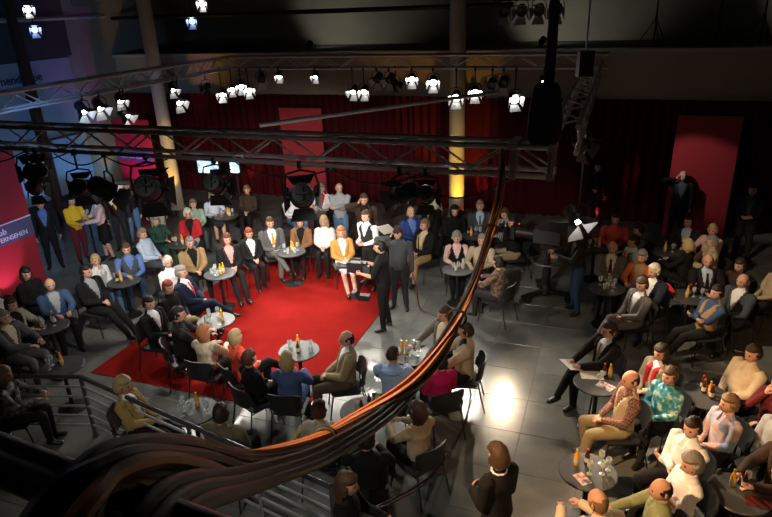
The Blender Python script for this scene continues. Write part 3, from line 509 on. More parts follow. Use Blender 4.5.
LW = dict(patch=900, stage=155, stageL=145, stageR=145, stageB=215, stageC=215, far=760, farright=560, leftb=200, farleft=560, centre=150, centre2=200, aud=480, aud2=300, aud3=480, wallleft=350, lefties=330, cross=300, crossr=300, panelr=190)
WHERE = dict(near='truss carrying the cable bundle', nearleft='truss carrying the cable bundle', back='far truss', left='side truss before the blue glazing', right='dark side truss', rightnear='dark side truss', rightnear2='dark side truss')
def spotlight(p, lit, size, target, ztruss, where, aimkey, power=True):
    p = Vector(p); tgt = Vector(target); st = {0: 'unlit black', 1: 'lit', 2: 'blue-glowing'}[lit]
    lab = '%s stage spotlight with barn doors hanging from the %s' % (st, where)
    r = empty('stage_spotlight', p, 0, lab, 'spotlight', '%s spotlights on the %s' % (st, where))
    q = (tgt-p).to_track_quat('-Z', 'Y'); M = q.to_matrix().to_4x4() @ Matrix.Scale(size, 4)
    hs = link('housing', LM['housing'], r); hs.matrix_local = M
    for k in ('back_fin', {0: 'lens', 1: 'lens_on', 2: 'lens_blue'}[lit]): link('lens' if k.startswith('lens') else k, LM[k], hs)
    for k in ('barn_door0', 'barn_door1', 'barn_door2', 'barn_door3'):
        nm = 'lens' if k.startswith('lens') else ('barn_door' if k.startswith('barn') else k)
        o = link(nm, LM[k], r); o.matrix_local = M
    az = math.atan2(tgt.y-p.y, tgt.x-p.x)-PI/2
    o = link('yoke', LM['yoke'], r); o.matrix_local = Matrix.Rotation(az, 4, 'Z') @ Matrix.Scale(size, 4)
    zt = ztruss-p.z; ztop = .25*size
    if zt > ztop+.03: MB().tube([(0, 0, ztop-.01), (0, 0, zt-.03)], .014, 6).build('hanger', LAMPB, r)
    o = link('clamp', LM['clamp'], r); o.location = (0, 0, max(zt-.03, ztop))
    if lit and power:
        col = (1, .93, .82) if lit == 1 else (.2, .4, 1)
        if aimkey in ('fohw', 'fohr'): col = (1, .58, .27)
        if aimkey in ('aud', 'aud3'): col = (1, .76, .5)
        if aimkey == 'col': col = (1, .55, .05)
        if aimkey == 'wallleft': col = (.16, .45, 1)
        d = (tgt-p).normalized()
        spot('bulb', p+d*.03*size, tgt, LW[aimkey]*K, col, {'fohw': 42, 'patch': 13, 'stageB': 50, 'panelr': 26, 'far': 48, 'farright': 48, 'farleft': 48, 'leftb': 40, 'foh': 42, 'fohr': 46, 'aud3': 46, 'col': 15}.get(aimkey, 62), .6, .07, r)
    return r
for (p, lit, size, aim, zt, wh) in LAMPS: spotlight(p, lit, size, B(*AIM[aim]), zt, WHERE[wh], aim)
# coloured floor cans and column washes
def floor_can(p, target, col, power, label, size=40, group=None, emitc=None):
    r = empty('floor_spotlight', p, 0, label, 'spotlight', group)
    q = (Vector(target)-Vector(p)-Vector((0, 0, .18))).to_track_quat('-Z', 'Y'); M = Matrix.Translation((0, 0, .18)) @ q.to_matrix().to_4x4() @ Matrix.Scale(.8, 4)
    for k in ('housing', 'back_fin'): o = link(k, LM[k], r); o.matrix_local = M
    le = LM['lens'].copy(); le.materials[0] = mat('lens_can_'+label[:6], col, .3, emit=col, es=6); o = link('lens', le, r); o.matrix_local = M
    MB().tube([(-.13, 0, .18), (-.13, 0, .01), (.13, 0, .01), (.13, 0, .18)], .012, 6).build('bracket', LAMPB, r)
    d = (Vector(target)-Vector(p)).normalized()
    spot('bulb', Vector(p)+Vector((0, 0, .18))+d*.06, target, power*K, col, size, .5, .05, r)
for a in (-10.6, -8.0, -3.2, .2): floor_can(B(a-.5, 16.1, 0), B(a, 16.75, 1.0), (1, .05, .06), 55, 'red floor spotlight washing the curtain folds', 36, 'red floor spotlights')
floor_can(B(-3.5, 15.3, 0), B(-3.9, 16.2, 1.4), (1, .55, .05), 170, 'yellow floor spotlight washing the round column', 60)
floor_can(B(-11.9, 14.2, 0), B(-12.3, 14.9, 2.2), (1, .55, .05), 150, 'yellow floor spotlight at the column beside magenta panel', 60)
floor_can(B(-15.0, 15.1, 0), B(-15.5, 16.2, 3.0), (1, .55, .12), 35, 'amber floor spotlight washing the plaster pier', 60)
floor_can(B(-12.9, 13.7, 0), B(-13.5, 14.8, 1.9), (.75, .12, 1), 110, 'magenta floor spotlight at the lettered panel', 70)
floor_can(B(-10.75, 8.0, 0), B(-11.5, 8.3, .85), (1, .35, .75), 46, 'pink floor spotlight at the rbb panel', 52)

for bb in (13.2, 15.0): floor_can(B(-14.9, bb, 0), B(-16, bb+.3, 2.2), (.16, .5, 1), 45, 'blue floor spotlight washing the frosted glazing', 95, 'added blue floor spotlights')  # cans added to brighten the blue glazing beyond the truss lamps
for a_ in (-9, -2, 5): floor_can(B(a_, 18.2, 4.36), B(a_+.5, 20.2, 5.6), (1, .92, .75), 38, 'pale floor spotlight on the back gallery', 110, 'added pale floor spotlights on the back gallery')  # added cans stand in for bounce light on the gallery wall
# unseen fill lamps and their pipes, added to light the cables and near rows
pipe('lighting_pipe', Vector((-5, -1.2, 7.6)), Vector((5, -1.2, 7.6)), .03, ALU, 'added unseen pipe carrying fill lamps above the camera gallery', 'pipe')
LW.update(col=260)
spotlight(B(-4.6, 13.33, 3.95), 1, .7, B(-3.9, 16.1, 1.75), 4.28, 'far truss towards the column', 'col'); spotlight(B(-8.88, 12.4, 3.95), 1, .7, B(-12.3, 14.9, 2.1), 4.28, 'side truss towards the column', 'col')
LW.update(foh=620, fohw=4200, fohr=560, col=230)
pipe('lighting_pipe', Vector((-4.2, -1.2, 7.66)), Vector((-4.2, 4.5, 7.66)), .03, ALU, 'added unseen pipe for the cable fill lamp over the railing', 'pipe')
spotlight((-4.2, 2.2, 7.3), 1, .9, (.3, 3.1, 3.7), 7.63, 'added fill-lamp pipe above the railing', 'fohw')  # warm lamp added out of view to light the cable bundle
for x_, tg, ak in ((-3.2, (-1.5, 6.5, .8), 'foh'), (3.6, (3.4, 6.5, .8), 'fohr')):
    spotlight((x_, -1.2, 7.25), 1, .9, tg, 7.57, 'added fill-lamp pipe above the camera gallery', ak)  # lamps added out of view to brighten the near rows
# ------------------------------------------------------------------ people
def ik(s, w, l1, l2, pole):
    s = Vector(s); w = Vector(w); d = w-s; L = min(d.length, (l1+l2)*.995); u = d.normalized(); w = s+u*L
    a = (l1*l1-l2*l2+L*L)/(2*L); hgt = math.sqrt(max(l1*l1-a*a, 1e-6)); p = Vector(pole); p = (p-u*p.dot(u)).normalized()
    return s+u*a+p*hgt, w
LAB = dict(torso=0, pelvis=1, uarm=2, farm=3, hand=4, neck=5, thigh=6, shin=7, footL=8, footR=9, skirt=10)
def make_prims(sp):
    mode, arms, legs, L, sex, bot = sp['mode'], sp['arms'], sp['legs'], sp['lean'], sp['sex'], sp['bottom'][0]
    sit = mode == 'sit'; k = sp['scale']; fat = sp['fat']; f = sex == 'f'
    hz = .53 if sit else .93; hip = Vector((0, 0, hz)); s = Vector((0, math.sin(L), math.cos(L))); fw = Vector((0, math.cos(L), -math.sin(L)))
    neck = hip+s*.53; head = neck+Vector((0, math.sin(L*.4)*.15+.02, .15))
    mb = MB(); segs = []
    def chain(pts, rs, lab, n=10, flat=None):
        mb.tube(pts, rs, n, True, flat)
        # rounded ends
        for i in range(len(pts)-1):
            r0 = rs[i]; r1 = rs[i+1]
            segs.append((Vector(pts[i]), Vector(pts[i+1]), sum(r0)/2 if isinstance(r0, tuple) else r0, sum(r1)/2 if isinstance(r1, tuple) else r1, LAB[lab]))
    def ball(c, r, n=8):
        pr = [(r*math.sin(PI*i/6)+.0005, -r*math.cos(PI*i/6)) for i in range(7)]; mb.lathe(pr, n, c)
    shw = .18 if f else .212; hw = .172 if f else .168
    ts_ = [-.16, -.08, .0, .18, .36, .56, .74, .86, .94, 1.0]
    rx = [.07, hw*.9, hw, hw*.9, hw*.86+.02*fat, .155+.01*fat-.01*f, shw*.93, shw*.88, shw*.55, .06]
    ry = [.06, .10, .115, .105+.04*fat, .105+.05*fat, .11+.03*fat, .112+.015*f, .10, .075, .055]
    pts = [hip+s*(.53*t)+fw*(.012*math.sin(max(t, 0)*PI)+(.03*fat*math.sin(max(t, 0)*PI) if t < .6 else 0)) for t in ts_]
    chain(pts[:3], list(zip(rx, ry))[:3], 'pelvis', 14, (1, 0, 0)); chain(pts[2:], list(zip(rx, ry))[2:], 'torso', 14, (1, 0, 0))
    chain([neck-s*.05, head-Vector((0, .02, .03))], [.058, .05], 'neck')
    # legs
    for sd in (-1, 1):
        hj = hip+Vector((sd*.085, .01, -.01)); lab = 'footR' if sd > 0 else 'footL'
        if sit:
            kn = Vector((sd*(.10 if f else .14), .44, .525)); an = Vector((sd*(.09 if f else .14), .45+sp['jit'][0]*.08*sd, .09)); td = Vector((sd*.15, 1, -.05))
            if legs == 'ext': kn = Vector((sd*.1, .44, .50)); an = Vector((sd*.08, .78, .09)); td = Vector((sd*.2, 1, .15))
            if legs == 'cross' and sd > 0: kn = Vector((.03, .45, .635)); an = Vector((-.10, .74, .36)); td = Vector((-.15, 1, -.15))
            if legs == 'cross' and sd < 0: kn = Vector((-.05, .45, .52)); an = Vector((-.02, .42, .09))
        else:
            kn = Vector((sd*.105, .03, .5)); an = Vector((sd*.13, -.01+sp['jit'][1]*.08*sd, .085)); td = Vector((sd*.3, 1, -.12))
        fatl = 1+.12*fat
        chain([hj, hj.lerp(kn, .5), kn], [.092*fatl, .082*fatl, .062*fatl], 'thigh'); ball(kn, .06*fatl)
        chain([kn, kn.lerp(an, .35), an], [.06, .06, .042], 'shin')
        t = td.normalized(); hl = an+Vector((0, 0, -.045))-t*.055
        toe = an+t*.165+Vector((0, 0, -.05 if abs(td.z) < .16 and an.z < .2 else -.03))
        chain([hl, an+Vector((0, 0, -.035))+t*.02, toe-t*.05, toe], [(.032, .032), (.04, .042), (.042, .028), (.028, .02)], lab, 8, t.cross(Vector((0, 0, 1))).normalized())
    if bot == 'skirt':
        if sit: chain([hip+Vector((0, .02, 0)), hip+Vector((0, .25, .0)), hip+Vector((0, .47, -.01))], [(.18, .115), (.185, .105), (.17, .09)], 'skirt', 14, (1, 0, 0))
        else: chain([hip+Vector((0, 0, .1)), hip+Vector((0, 0, -.1)), hip+Vector((0, .01, -.42))], [(.15, .11), (.185, .135), (.2, .16)], 'skirt', 14, (1, 0, 0))
    # arms
    hands = []
    for sd in (-1, 1):
        sh = hip+s*.455+Vector((sd*(shw+.0), 0, 0)); hh = hip.z; ch = head.z
        lap = Vector((sd*.05, .27, .67)) if sit else Vector((sd*.26, .03, .83)); W = lap; pole = Vector((sd*.7, -.6, -.4)); fd = Vector((-sd*.5, .8, -.3)); pn = Vector((0, 0, -1))
        if not sit: fd = Vector((0, .15, -1)); pn = Vector((-sd, 0, 0)); pole = Vector((sd*.4, -1, 0))
        if arms == 'crossed': W = Vector((-sd*.11, .235+.03*sd, hh+.27+.03*sd)); pole = Vector((sd*.6, .0, -.8)); fd = Vector((-sd, .1, .1)); pn = Vector((0, -1, 0))
        elif arms == 'table' or (arms == 'onetable' and sd > 0):
            W = Vector((sd*.11, .44, .80)) if sit else Vector((sd*.14, .40, 1.10)); fd = Vector((-sd*.45, .9, -.05))
        elif arms == 'hold': W = Vector((sd*.09, .40, .76)); fd = Vector((-sd*.2, .9, .2))
        elif arms == 'chin' and sd > 0: W = head+Vector((.05, .13, -.17)); pole = Vector((.5, .2, -.8)); fd = Vector((-.2, -.2, 1)); pn = Vector((0, -1, 0))
        elif arms == 'ear' and sd > 0: W = head+Vector((.14, .06, -.08)); pole = Vector((1, 0, -.6)); fd = Vector((-.35, 0, 1)); pn = Vector((-1, 0, 0))
        elif arms == 'eye': W = head+Vector((sd*.09, .17, -.06)); pole = Vector((sd*.8, 0, -.7)); fd = Vector((-sd*.6, .1, .8)); pn = Vector((0, -1, 0))
        elif arms == 'lapst': W = Vector((sd*.10, .27, 1.08)); fd = Vector((-sd*.8, .5, 0))
        elif arms == 'camera': W = Vector((sd*.12, .38, 1.25 if sd > 0 else 1.12)); fd = Vector((-sd*.3, 1, 0))
        elif arms == 'camera2': W = Vector((sd*.16, .44, 1.22)); fd = Vector((-sd*.2, 1, 0))
        el, W = ik(sh, W, .29, .265, pole)
        chain([sh+Vector((-sd*.05, 0, .012)), sh, sh.lerp(el, .5), el], [.062, .06, .053, .045], 'uarm'); ball(el, .045)
        chain([el, el.lerp(W, .4), W], [.044, .042, .03], 'farm')
        fd.normalize(); sdv = fd.cross(pn).normalized(); pn = sdv.cross(fd).normalized()
        chain([W-fd*.01, W+fd*.045, W+fd*.085], [(.027, .022), (.04, .021), (.038, .019)], 'hand', 8, sdv)
        hands.append((W, fd, sdv, pn, sd))
    return mb, segs, hip, s, fw, head, hands
def head_mesh(mb, c, yaw, pitch, k, sex, big=1.):
    """skull with brow, nose, mouth, jaw, eyes and ears; material 0 skin, 1 lips, 2 eye"""
    M = Matrix.Rotation(yaw, 3, 'Z') @ Matrix.Rotation(pitch, 3, 'X'); nu, nv = 22, 16; V = []; Fc = []; mi = []
    def pt(d):
        x, y, z = d; X, Y, Z = x*.076, y*.095, z*.116
        if z < 0: t = -z; X *= 1-.30*t**1.3; Y *= 1-.12*t
        if z < 0 and y > 0: Y += .012*min(1, -z*1.4)
        g = lambda a, b, c_, w: math.exp(-((x-a)**2+(z-b)**2*c_)/w)
        if y > 0:
            Y += .030*g(0, -.16, .6, .022) + .007*g(0, .22, 2, .12) - .012*(g(.36, .03, 1.6, .03)+g(-.36, .03, 1.6, .03)) + .008*g(0, -.48, 2, .03)
        return Vector((X, Y, Z))*big
    for j in range(nv+1):
        th = PI*j/nv
        for i in range(nu):
            ph = 2*PI*i/nu; d = (math.sin(th)*math.sin(ph), math.sin(th)*math.cos(ph), -math.cos(th)); V.append(M @ pt(d)+c)
    D = []
    for j in range(nv):
        for i in range(nu):
            i2 = (i+1) % nu; Fc.append((j*nu+i, j*nu+i2, (j+1)*nu+i2, (j+1)*nu+i)[::-1])
            th = PI*(j+.5)/nv; ph = 2*PI*(i+.5)/nu; x, y, z = math.sin(th)*math.sin(ph), math.sin(th)*math.cos(ph), -math.cos(th)
            m = 0
            if y > 0 and abs(z+.47) < .09 and abs(x) < .27: m = 1
            if y > 0 and abs(z-.06) < .075 and .27 < abs(x) < .46: m = 2
            mi.append(m)
    n = len(mb.v); mb.v += [tuple(v) for v in V]; mb.f += [tuple(q+n for q in f) for f in Fc]; mb.mi += mi
    for sd in (-1, 1):
        pr = [Vector((sd*(.072+.012*e), -.012-.018*e+.016*math.cos(a), -.005+.032*math.sin(a))) for e in (0, 1) for a in [2*PI*i/8 for i in range(8)]]
        n = len(mb.v); mb.v += [tuple(M @ (p*big)+c) for p in pr]; q = [(i, (i+1) % 8, 8+(i+1) % 8, 8+i) for i in range(8)]+[tuple(range(8, 16))]
        mb.f += [tuple(j+n for j in f) for f in q]; mb.mi += [0]*len(q)
    return M
def hair_mesh(style, c, M, seed):
    rng = random.Random(seed); nu, nv = 22, 16; V = []; Fc = []
    for j in range(nv+1):
        th = PI*j/nv
        for i in range(nu):
            ph = 2*PI*i/nu; x, y, z = math.sin(th)*math.sin(ph), math.sin(th)*math.cos(ph), -math.cos(th)
            line = {'short': .50, 'crop': .5, 'bob': .50, 'long': .52, 'curly': .48, 'ring': .6, 'cap': .35, 'bald': .9}[style]
            low = {'short': -.45, 'crop': -.3, 'bob': -.8, 'long': -1, 'curly': -.55, 'ring': -.4, 'cap': -.25, 'bald': 0}[style]
            face = y > .12 and z < line and abs(x) < .93
            if style in ('short', 'crop', 'ring', 'cap') and y > -.1 and z < -.05: face = True
            on = (not face) and z > low
            if style == 'ring' and z > .5-.25*max(0, y+.3) and y > -.75: on = False
            if style == 'bald': on = False
            th_ = {'short': 1.15, 'crop': 1.06, 'bob': 1.22, 'long': 1.18, 'curly': 1.26, 'ring': 1.045, 'cap': 1.13, 'bald': .8}[style]
            r = th_+(rng.uniform(-.05, .06) if style == 'curly' else rng.uniform(-.015, .015) if style in ('ring', 'crop') else rng.uniform(-.05, .05)) if on else .86
            r *= 1.07; X, Y, Z = x*.079*r, y*.098*r, z*.118*r
            if z > .5 and on: Z += .006
            if style == 'bob' and on and z < -.1: Z -= .035*(-z); X *= 1.12
            if style == 'long' and on and z < 0: Z -= .17*(-z)*(1 if y < .2 else .6); X *= 1+.1*(-z)+.35*max(0, -z-.5); Y = min(Y, .05)-.02*(-z)
            if not on and z < 0: X *= .8
            V.append(M @ Vector((X, Y, Z))+c)
    for j in range(nv):
        for i in range(nu):
            i2 = (i+1) % nu; Fc.append((j*nu+i, (j+1)*nu+i, (j+1)*nu+i2, j*nu+i2))
    mb = MB().add(V, Fc)
    if style == 'cap':
        P = [Vector((x*.07, .085+.065*math.sqrt(max(0, 1-x*x)), .045-.012*x*x)) for x in [i/4-1 for i in range(9)]]; Q = [Vector((x*.07, .075, .055)) for x in [i/4-1 for i in range(9)]]
        vs_ = [M @ p+c for p in P]+[M @ p+c for p in Q]+[M @ (p+Vector((0, 0, .008)))+c for p in P]+[M @ (p+Vector((0, 0, .008)))+c for p in Q]
        fs = []
        for i in range(8): fs += [(i, i+1, 9+i+1, 9+i), (18+i, 27+i, 27+i+1, 18+i+1), (i, 18+i, 19+i, i+1)]
        mb.add(vs_, fs)
    return mb
def voxelize(meshes, size, sm=4):
    obs = []
    for i, me in enumerate(meshes):
        o = bpy.data.objects.new('tmp%d' % i, me); COL.objects.link(o)
        md = o.modifiers.new('r', 'REMESH'); md.mode = 'VOXEL'; md.voxel_size = size[i]; md.use_smooth_shade = True
        s2 = o.modifiers.new('s', 'SMOOTH'); s2.factor = .5; s2.iterations = sm; obs.append(o)
    bpy.context.view_layer.update(); dg = bpy.context.evaluated_depsgraph_get(); out = []
    for o in obs: out.append(bpy.data.meshes.new_from_object(o.evaluated_get(dg)))
    for o in obs: bpy.data.objects.remove(o)
    for me in meshes: bpy.data.meshes.remove(me)
    return out
def arr_mesh(name, V, Fq, mats, mi=None):
    me = bpy.data.meshes.new(name); me.from_pydata(V.tolist() if hasattr(V, 'tolist') else V, [], Fq.tolist() if hasattr(Fq, 'tolist') else Fq)
    for m in mats: me.materials.append(m)
    if mi is not None: me.polygons.foreach_set('material_index', mi)
    me.polygons.foreach_set('use_smooth', [True]*len(me.polygons)); return me
def shell(name, V, N, F, sel, off, m, parent):
    """a garment: the chosen faces pushed out along their normals with a hem folded back to the body"""
    fs = F[sel]
    if len(fs) < 4: return None
    used = np.unique(fs); mp = -np.ones(len(V), int); mp[used] = np.arange(len(used)); outer = V[used]+N[used]*off
    fo = mp[fs]; e = np.concatenate([fo[:, [i, (i+1) % 4]] for i in range(4)]); key = np.sort(e, 1); k1 = key[:, 0].astype(np.int64)*1000000+key[:, 1]
    uq, inv, cnt = np.unique(k1, return_inverse=True, return_counts=True); bd = e[cnt[inv] == 1]
    n = len(used); rim = np.stack([bd[:, 1], bd[:, 0], bd[:, 0]+n, bd[:, 1]+n], 1)
    bv = np.unique(bd); inner = V[used]-N[used]*.002
    keep = np.concatenate([np.arange(n), bv+n]); mp2 = -np.ones(2*n, int); mp2[keep] = np.arange(len(keep)); allv = np.concatenate([outer, inner])[keep]
    return link(name, arr_mesh(name, allv, mp2[np.concatenate([fo, rim])], [m]), parent)
def build_people(P):
    pre = [make_prims(sp) for sp in P]; raw = []
    for (mb, *_), sp in zip(pre, P): raw.append(mb.mesh('raw', (), False))
    vox = voxelize(raw, [sp['vox'] for sp in P]); out = []
    for sp, (mb0, segs, hip, s, fw, head, hands), me in zip(P, pre, vox):
        nv, nf = len(me.vertices), len(me.polygons)
        V = np.empty(nv*3, np.float32); me.vertices.foreach_get('co', V); V = V.reshape(-1, 3).astype(float)
        N = np.empty(nv*3, np.float32); me.vertices.foreach_get('normal', N); N = N.reshape(-1, 3).astype(float)
        F = np.empty(nf*4, np.int32)
        lt = np.empty(nf, np.int32); me.polygons.foreach_get('loop_total', lt)
        if (lt == 4).all(): me.loops.foreach_get('vertex_index', F); F = F.reshape(-1, 4)
        else: F = np.array([list(p.vertices)[:4] if len(p.vertices) >= 4 else list(p.vertices)+[p.vertices[0]] for p in me.polygons])
        bpy.data.meshes.remove(me)
        ctr = V[F].mean(1); best = np.full(nf, 1e9); lab = np.zeros(nf, int)
        for p0, p1, r0, r1, l in segs:
            p0 = np.array(p0); d = np.array(p1)-p0; L2 = max(d@d, 1e-9); t = np.clip((ctr-p0)@d/L2, 0, 1); ds = np.linalg.norm(ctr-p0-t[:, None]*d, axis=1)/(r0+(r1-r0)*t)
            b = ds < best; best[b] = ds[b]; lab[b] = l
        k = sp['scale']; V = V*k
        root = empty('person', sp['loc'], sp['rz'], sp['label'], 'person', sp['group'])
        top = sp['top']; st, tc = top[0], top[1]; shirt = top[2] if len(top) > 2 and top[2] else tc; tie = top[3] if len(top) > 3 else None
        isT = lab == 0; arm = (lab == 2) | (lab == 3)
        rel = ctr-np.array(hip); tt = rel@np.array(s)/.53; ff = rel@np.array(fw); xx = ctr[:, 0]
        # continuous body
        hb = MB(); 
        mslot = [SKIN, LIP, EYE, cloth(shirt)]
        bi = np.where(isT, 3, 0)
        Mh = head_mesh(hb, head*k, sp['yaw'], sp['pitch'], k, sp['sex'], k*1.07)
        for (W, fd, sdv, pn, sd) in hands:
            W = W*k
            for q in range(4):
                b0 = W+(fd*.078+sdv*(.027-.018*q))*k; ln = (.036, .042, .04, .031)[q]*k; cu = .45
                d1 = (fd*math.cos(cu)+pn*math.sin(cu)); d2 = (fd*math.cos(cu*2.2)+pn*math.sin(cu*2.2))
                hb.cur = 0; hb.tube([b0, b0+d1*ln, b0+d1*ln+d2*ln*.8], [.0095*k, .009*k, .007*k], 5)
            th = fd.cross(pn); side = sdv*(1 if sd*sdv.dot(Vector((1, 0, 0))) < 0 else -1)
            b0 = W+(fd*.025+side*.025)*k; d1 = (fd*.75+side*.6+pn*.25).normalized(); hb.tube([b0, b0+d1*.035*k, b0+d1*.035*k+(fd+pn*.3).normalized()*.028*k], [.0115*k, .0105*k, .008*k], 5)
        HV = np.array([tuple(v) for v in hb.v]); faces = F.tolist()+[tuple(i+nv for i in q) for q in hb.f]
        body = link('body', arr_mesh('body', np.concatenate([V, HV]), faces, mslot, bi.tolist()+hb.mi), root)
        # garments
        bot, bc = sp['bottom']
        low = np.isin(lab, (1, 6, 7)) if bot == 'trousers' else np.isin(lab, (1, 10, 6))
        shell(bot, V, N, F, low, .009*k, cloth(bc), root)
        for q, l in (('shoe', 8), ('shoe', 9)): shell(q, V, N, F, lab == l, .008*k, sp['shoe'], root)
        vneck = (ff > 0) & (tt > .5) & (np.abs(xx) < .085*np.clip((tt-.5)/.45, 0, 1)+.012)
        if st == 'suit':
            op = (ff > 0) & (tt > .28) & (np.abs(xx) < .085*np.clip((tt-.28)/.6, 0, 1)+.01)
            g = (isT & ~op) | arm | ((lab == 1) & (tt > -.03))
            jk = shell('jacket', V, N, F, g, .021*k, cloth(tc), root)
            # lapels: two strips beside the opening
            lp = isT & ~op & (ff > 0) & (tt > .3) & (np.abs(xx) < .085*np.clip((tt-.28)/.6, 0, 1)+.05)
            shell('lapel', V, N, F, lp, .027*k, cloth(tc if tc != 'black' else 'charcoal'), jk)
        elif st == 'vest':
            shell('shirt', V, N, F, arm | (isT & (tt > .9)), .010*k, cloth(shirt), root); shell('vest', V, N, F, (isT & ~vneck) | ((lab == 1) & (tt > -.02)), .016*k, cloth(tc), root)
        elif st == 'tshirt': shell('shirt', V, N, F, isT | (lab == 2) | ((lab == 1) & (tt > -.02)), .013*k, cloth(tc), root)
        else:
            g = isT | arm | ((lab == 1) & (tt > -.02))
            if st == 'shirt': g = g & ~((ff > 0) & (tt > .82) & (np.abs(xx) < .03))
            shell('shirt' if st == 'shirt' else 'sweater', V, N, F, g, .014*k, cloth(tc), root)
        def chest(t, x=0.): # point on the front of the chest
            q = isT & (ff > 0) & (np.abs(xx-x) < .04) & (np.abs(tt-t) < .06)
            fy = ff[q].max() if q.any() else .11
            return (hip+s*(.53*t)+fw*(fy+.006)+Vector((x, 0, 0)))*k
        ex = sp['extras']
        if tie:
            pts = [chest(.9), chest(.8), chest(.6), chest(.4)]; MB().tube(pts, [(.022*k, .008), (.018*k, .007), (.03*k, .007), (.035*k, .007)], 6, True, (1, 0, 0)).build('tie', cloth(tie), root)
        if 'scarf' in ex:
            cc = 'orange' if 'orange' in ex else 'redj'
            for sd in (-1, 1): MB().tube([(hip+s*.5+Vector((sd*.07, -.02, 0)))*k, chest(.85, sd*.06)+fw*.02, chest(.6, sd*.06)+fw*.015, chest(.35, sd*.07)+fw*.015], [(.035, .015)]*4, 6, True, (1, 0, 0)).build('scarf', cloth(cc), root)
        if ex == 'stripes':
            for sd in (-1, 1): MB().tube([(hip+s*.5+Vector((sd*.1, .03, 0)))*k, chest(.85, sd*.09)+fw*.02, chest(.6, sd*.07)+fw*.02, chest(.35, sd*.06)+fw*.02], [(.02, .008)]*4, 6, True, (1, 0, 0)).build('stripe', cloth('gold'), root)
        if ex == 'hood': MB().tube([(hip+s*.5+Vector((x, -.075-.06*math.sqrt(1-(x/.13)**2), .0)))*k for x in (-.125, -.08, 0, .08, .125)], [.02, .04, .05, .04, .02], 8).build('hood', cloth(tc), root)
        if ex == 'whitecollar': MB().tube([(hip+s*.535+Vector((.075*math.sin(a), .075*math.cos(a), .0)))*k for a in [i*2*PI/10+.3 for i in range(10)]], .012, 6).build('collar', cloth('white'), root)
        hs, hc = sp['hair']
        if hs == 'cap': hair_mesh('cap', head*k, Mh, sp['seed']).build('cap', cloth('darkbrown'), root)
        elif hs != 'bald': hair_mesh(hs, head*k, Mh, sp['seed']).build('hair', hairm(hc), root)
        if 'glasses' in ex:
            g = MB()
            for sd in (-1, 1):
                g.tube([Mh @ Vector((sd*.031+.024*math.cos(a), .098, .008+.018*math.sin(a)))*k+head*k for a in [i*2*PI/10 for i in range(11)]], .003, 4)
                g.tube([Mh @ Vector((sd*.055, .095, .012))*k+head*k, Mh @ Vector((sd*.08, .0, .008))*k+head*k], .003, 4)
            g.build('glasses', BLACKM, root)
        out.append(root)
    return out
P = []
for i, (lab, mode, x, y, rz, sc, arms, legs, lean, hair, top, bottom, sex, ex) in enumerate(PEOPLE):
    rr = random.Random(i*13+5); turn = rr.uniform(-.3, .3); depth = math.hypot(x, y)
    P.append(dict(label=lab, mode=mode, loc=(x, y, fz(x, y)), rz=rz, scale=sc, arms=arms, legs=legs, lean=lean, hair=hair, top=top, bottom=bottom, sex=sex, extras=ex, group='guests seated at the round tables' if mode == 'sit' else 'people standing in the studio',
      fat=max(.1, rr.uniform(-.3, 1.0)) if sex == 'm' else max(.05, rr.uniform(-.4, .8)), jit=(rr.uniform(-1, 1), rr.uniform(-1, 1)), yaw=turn, pitch=rr.uniform(-.15, .05), seed=i, vox=.016 if depth < 9 else .019,
      shoe=LEATHER if bottom[1] != 'jeans' else mat('shoe_brown', (.12,.06,.03), .5)))
build_people(P)
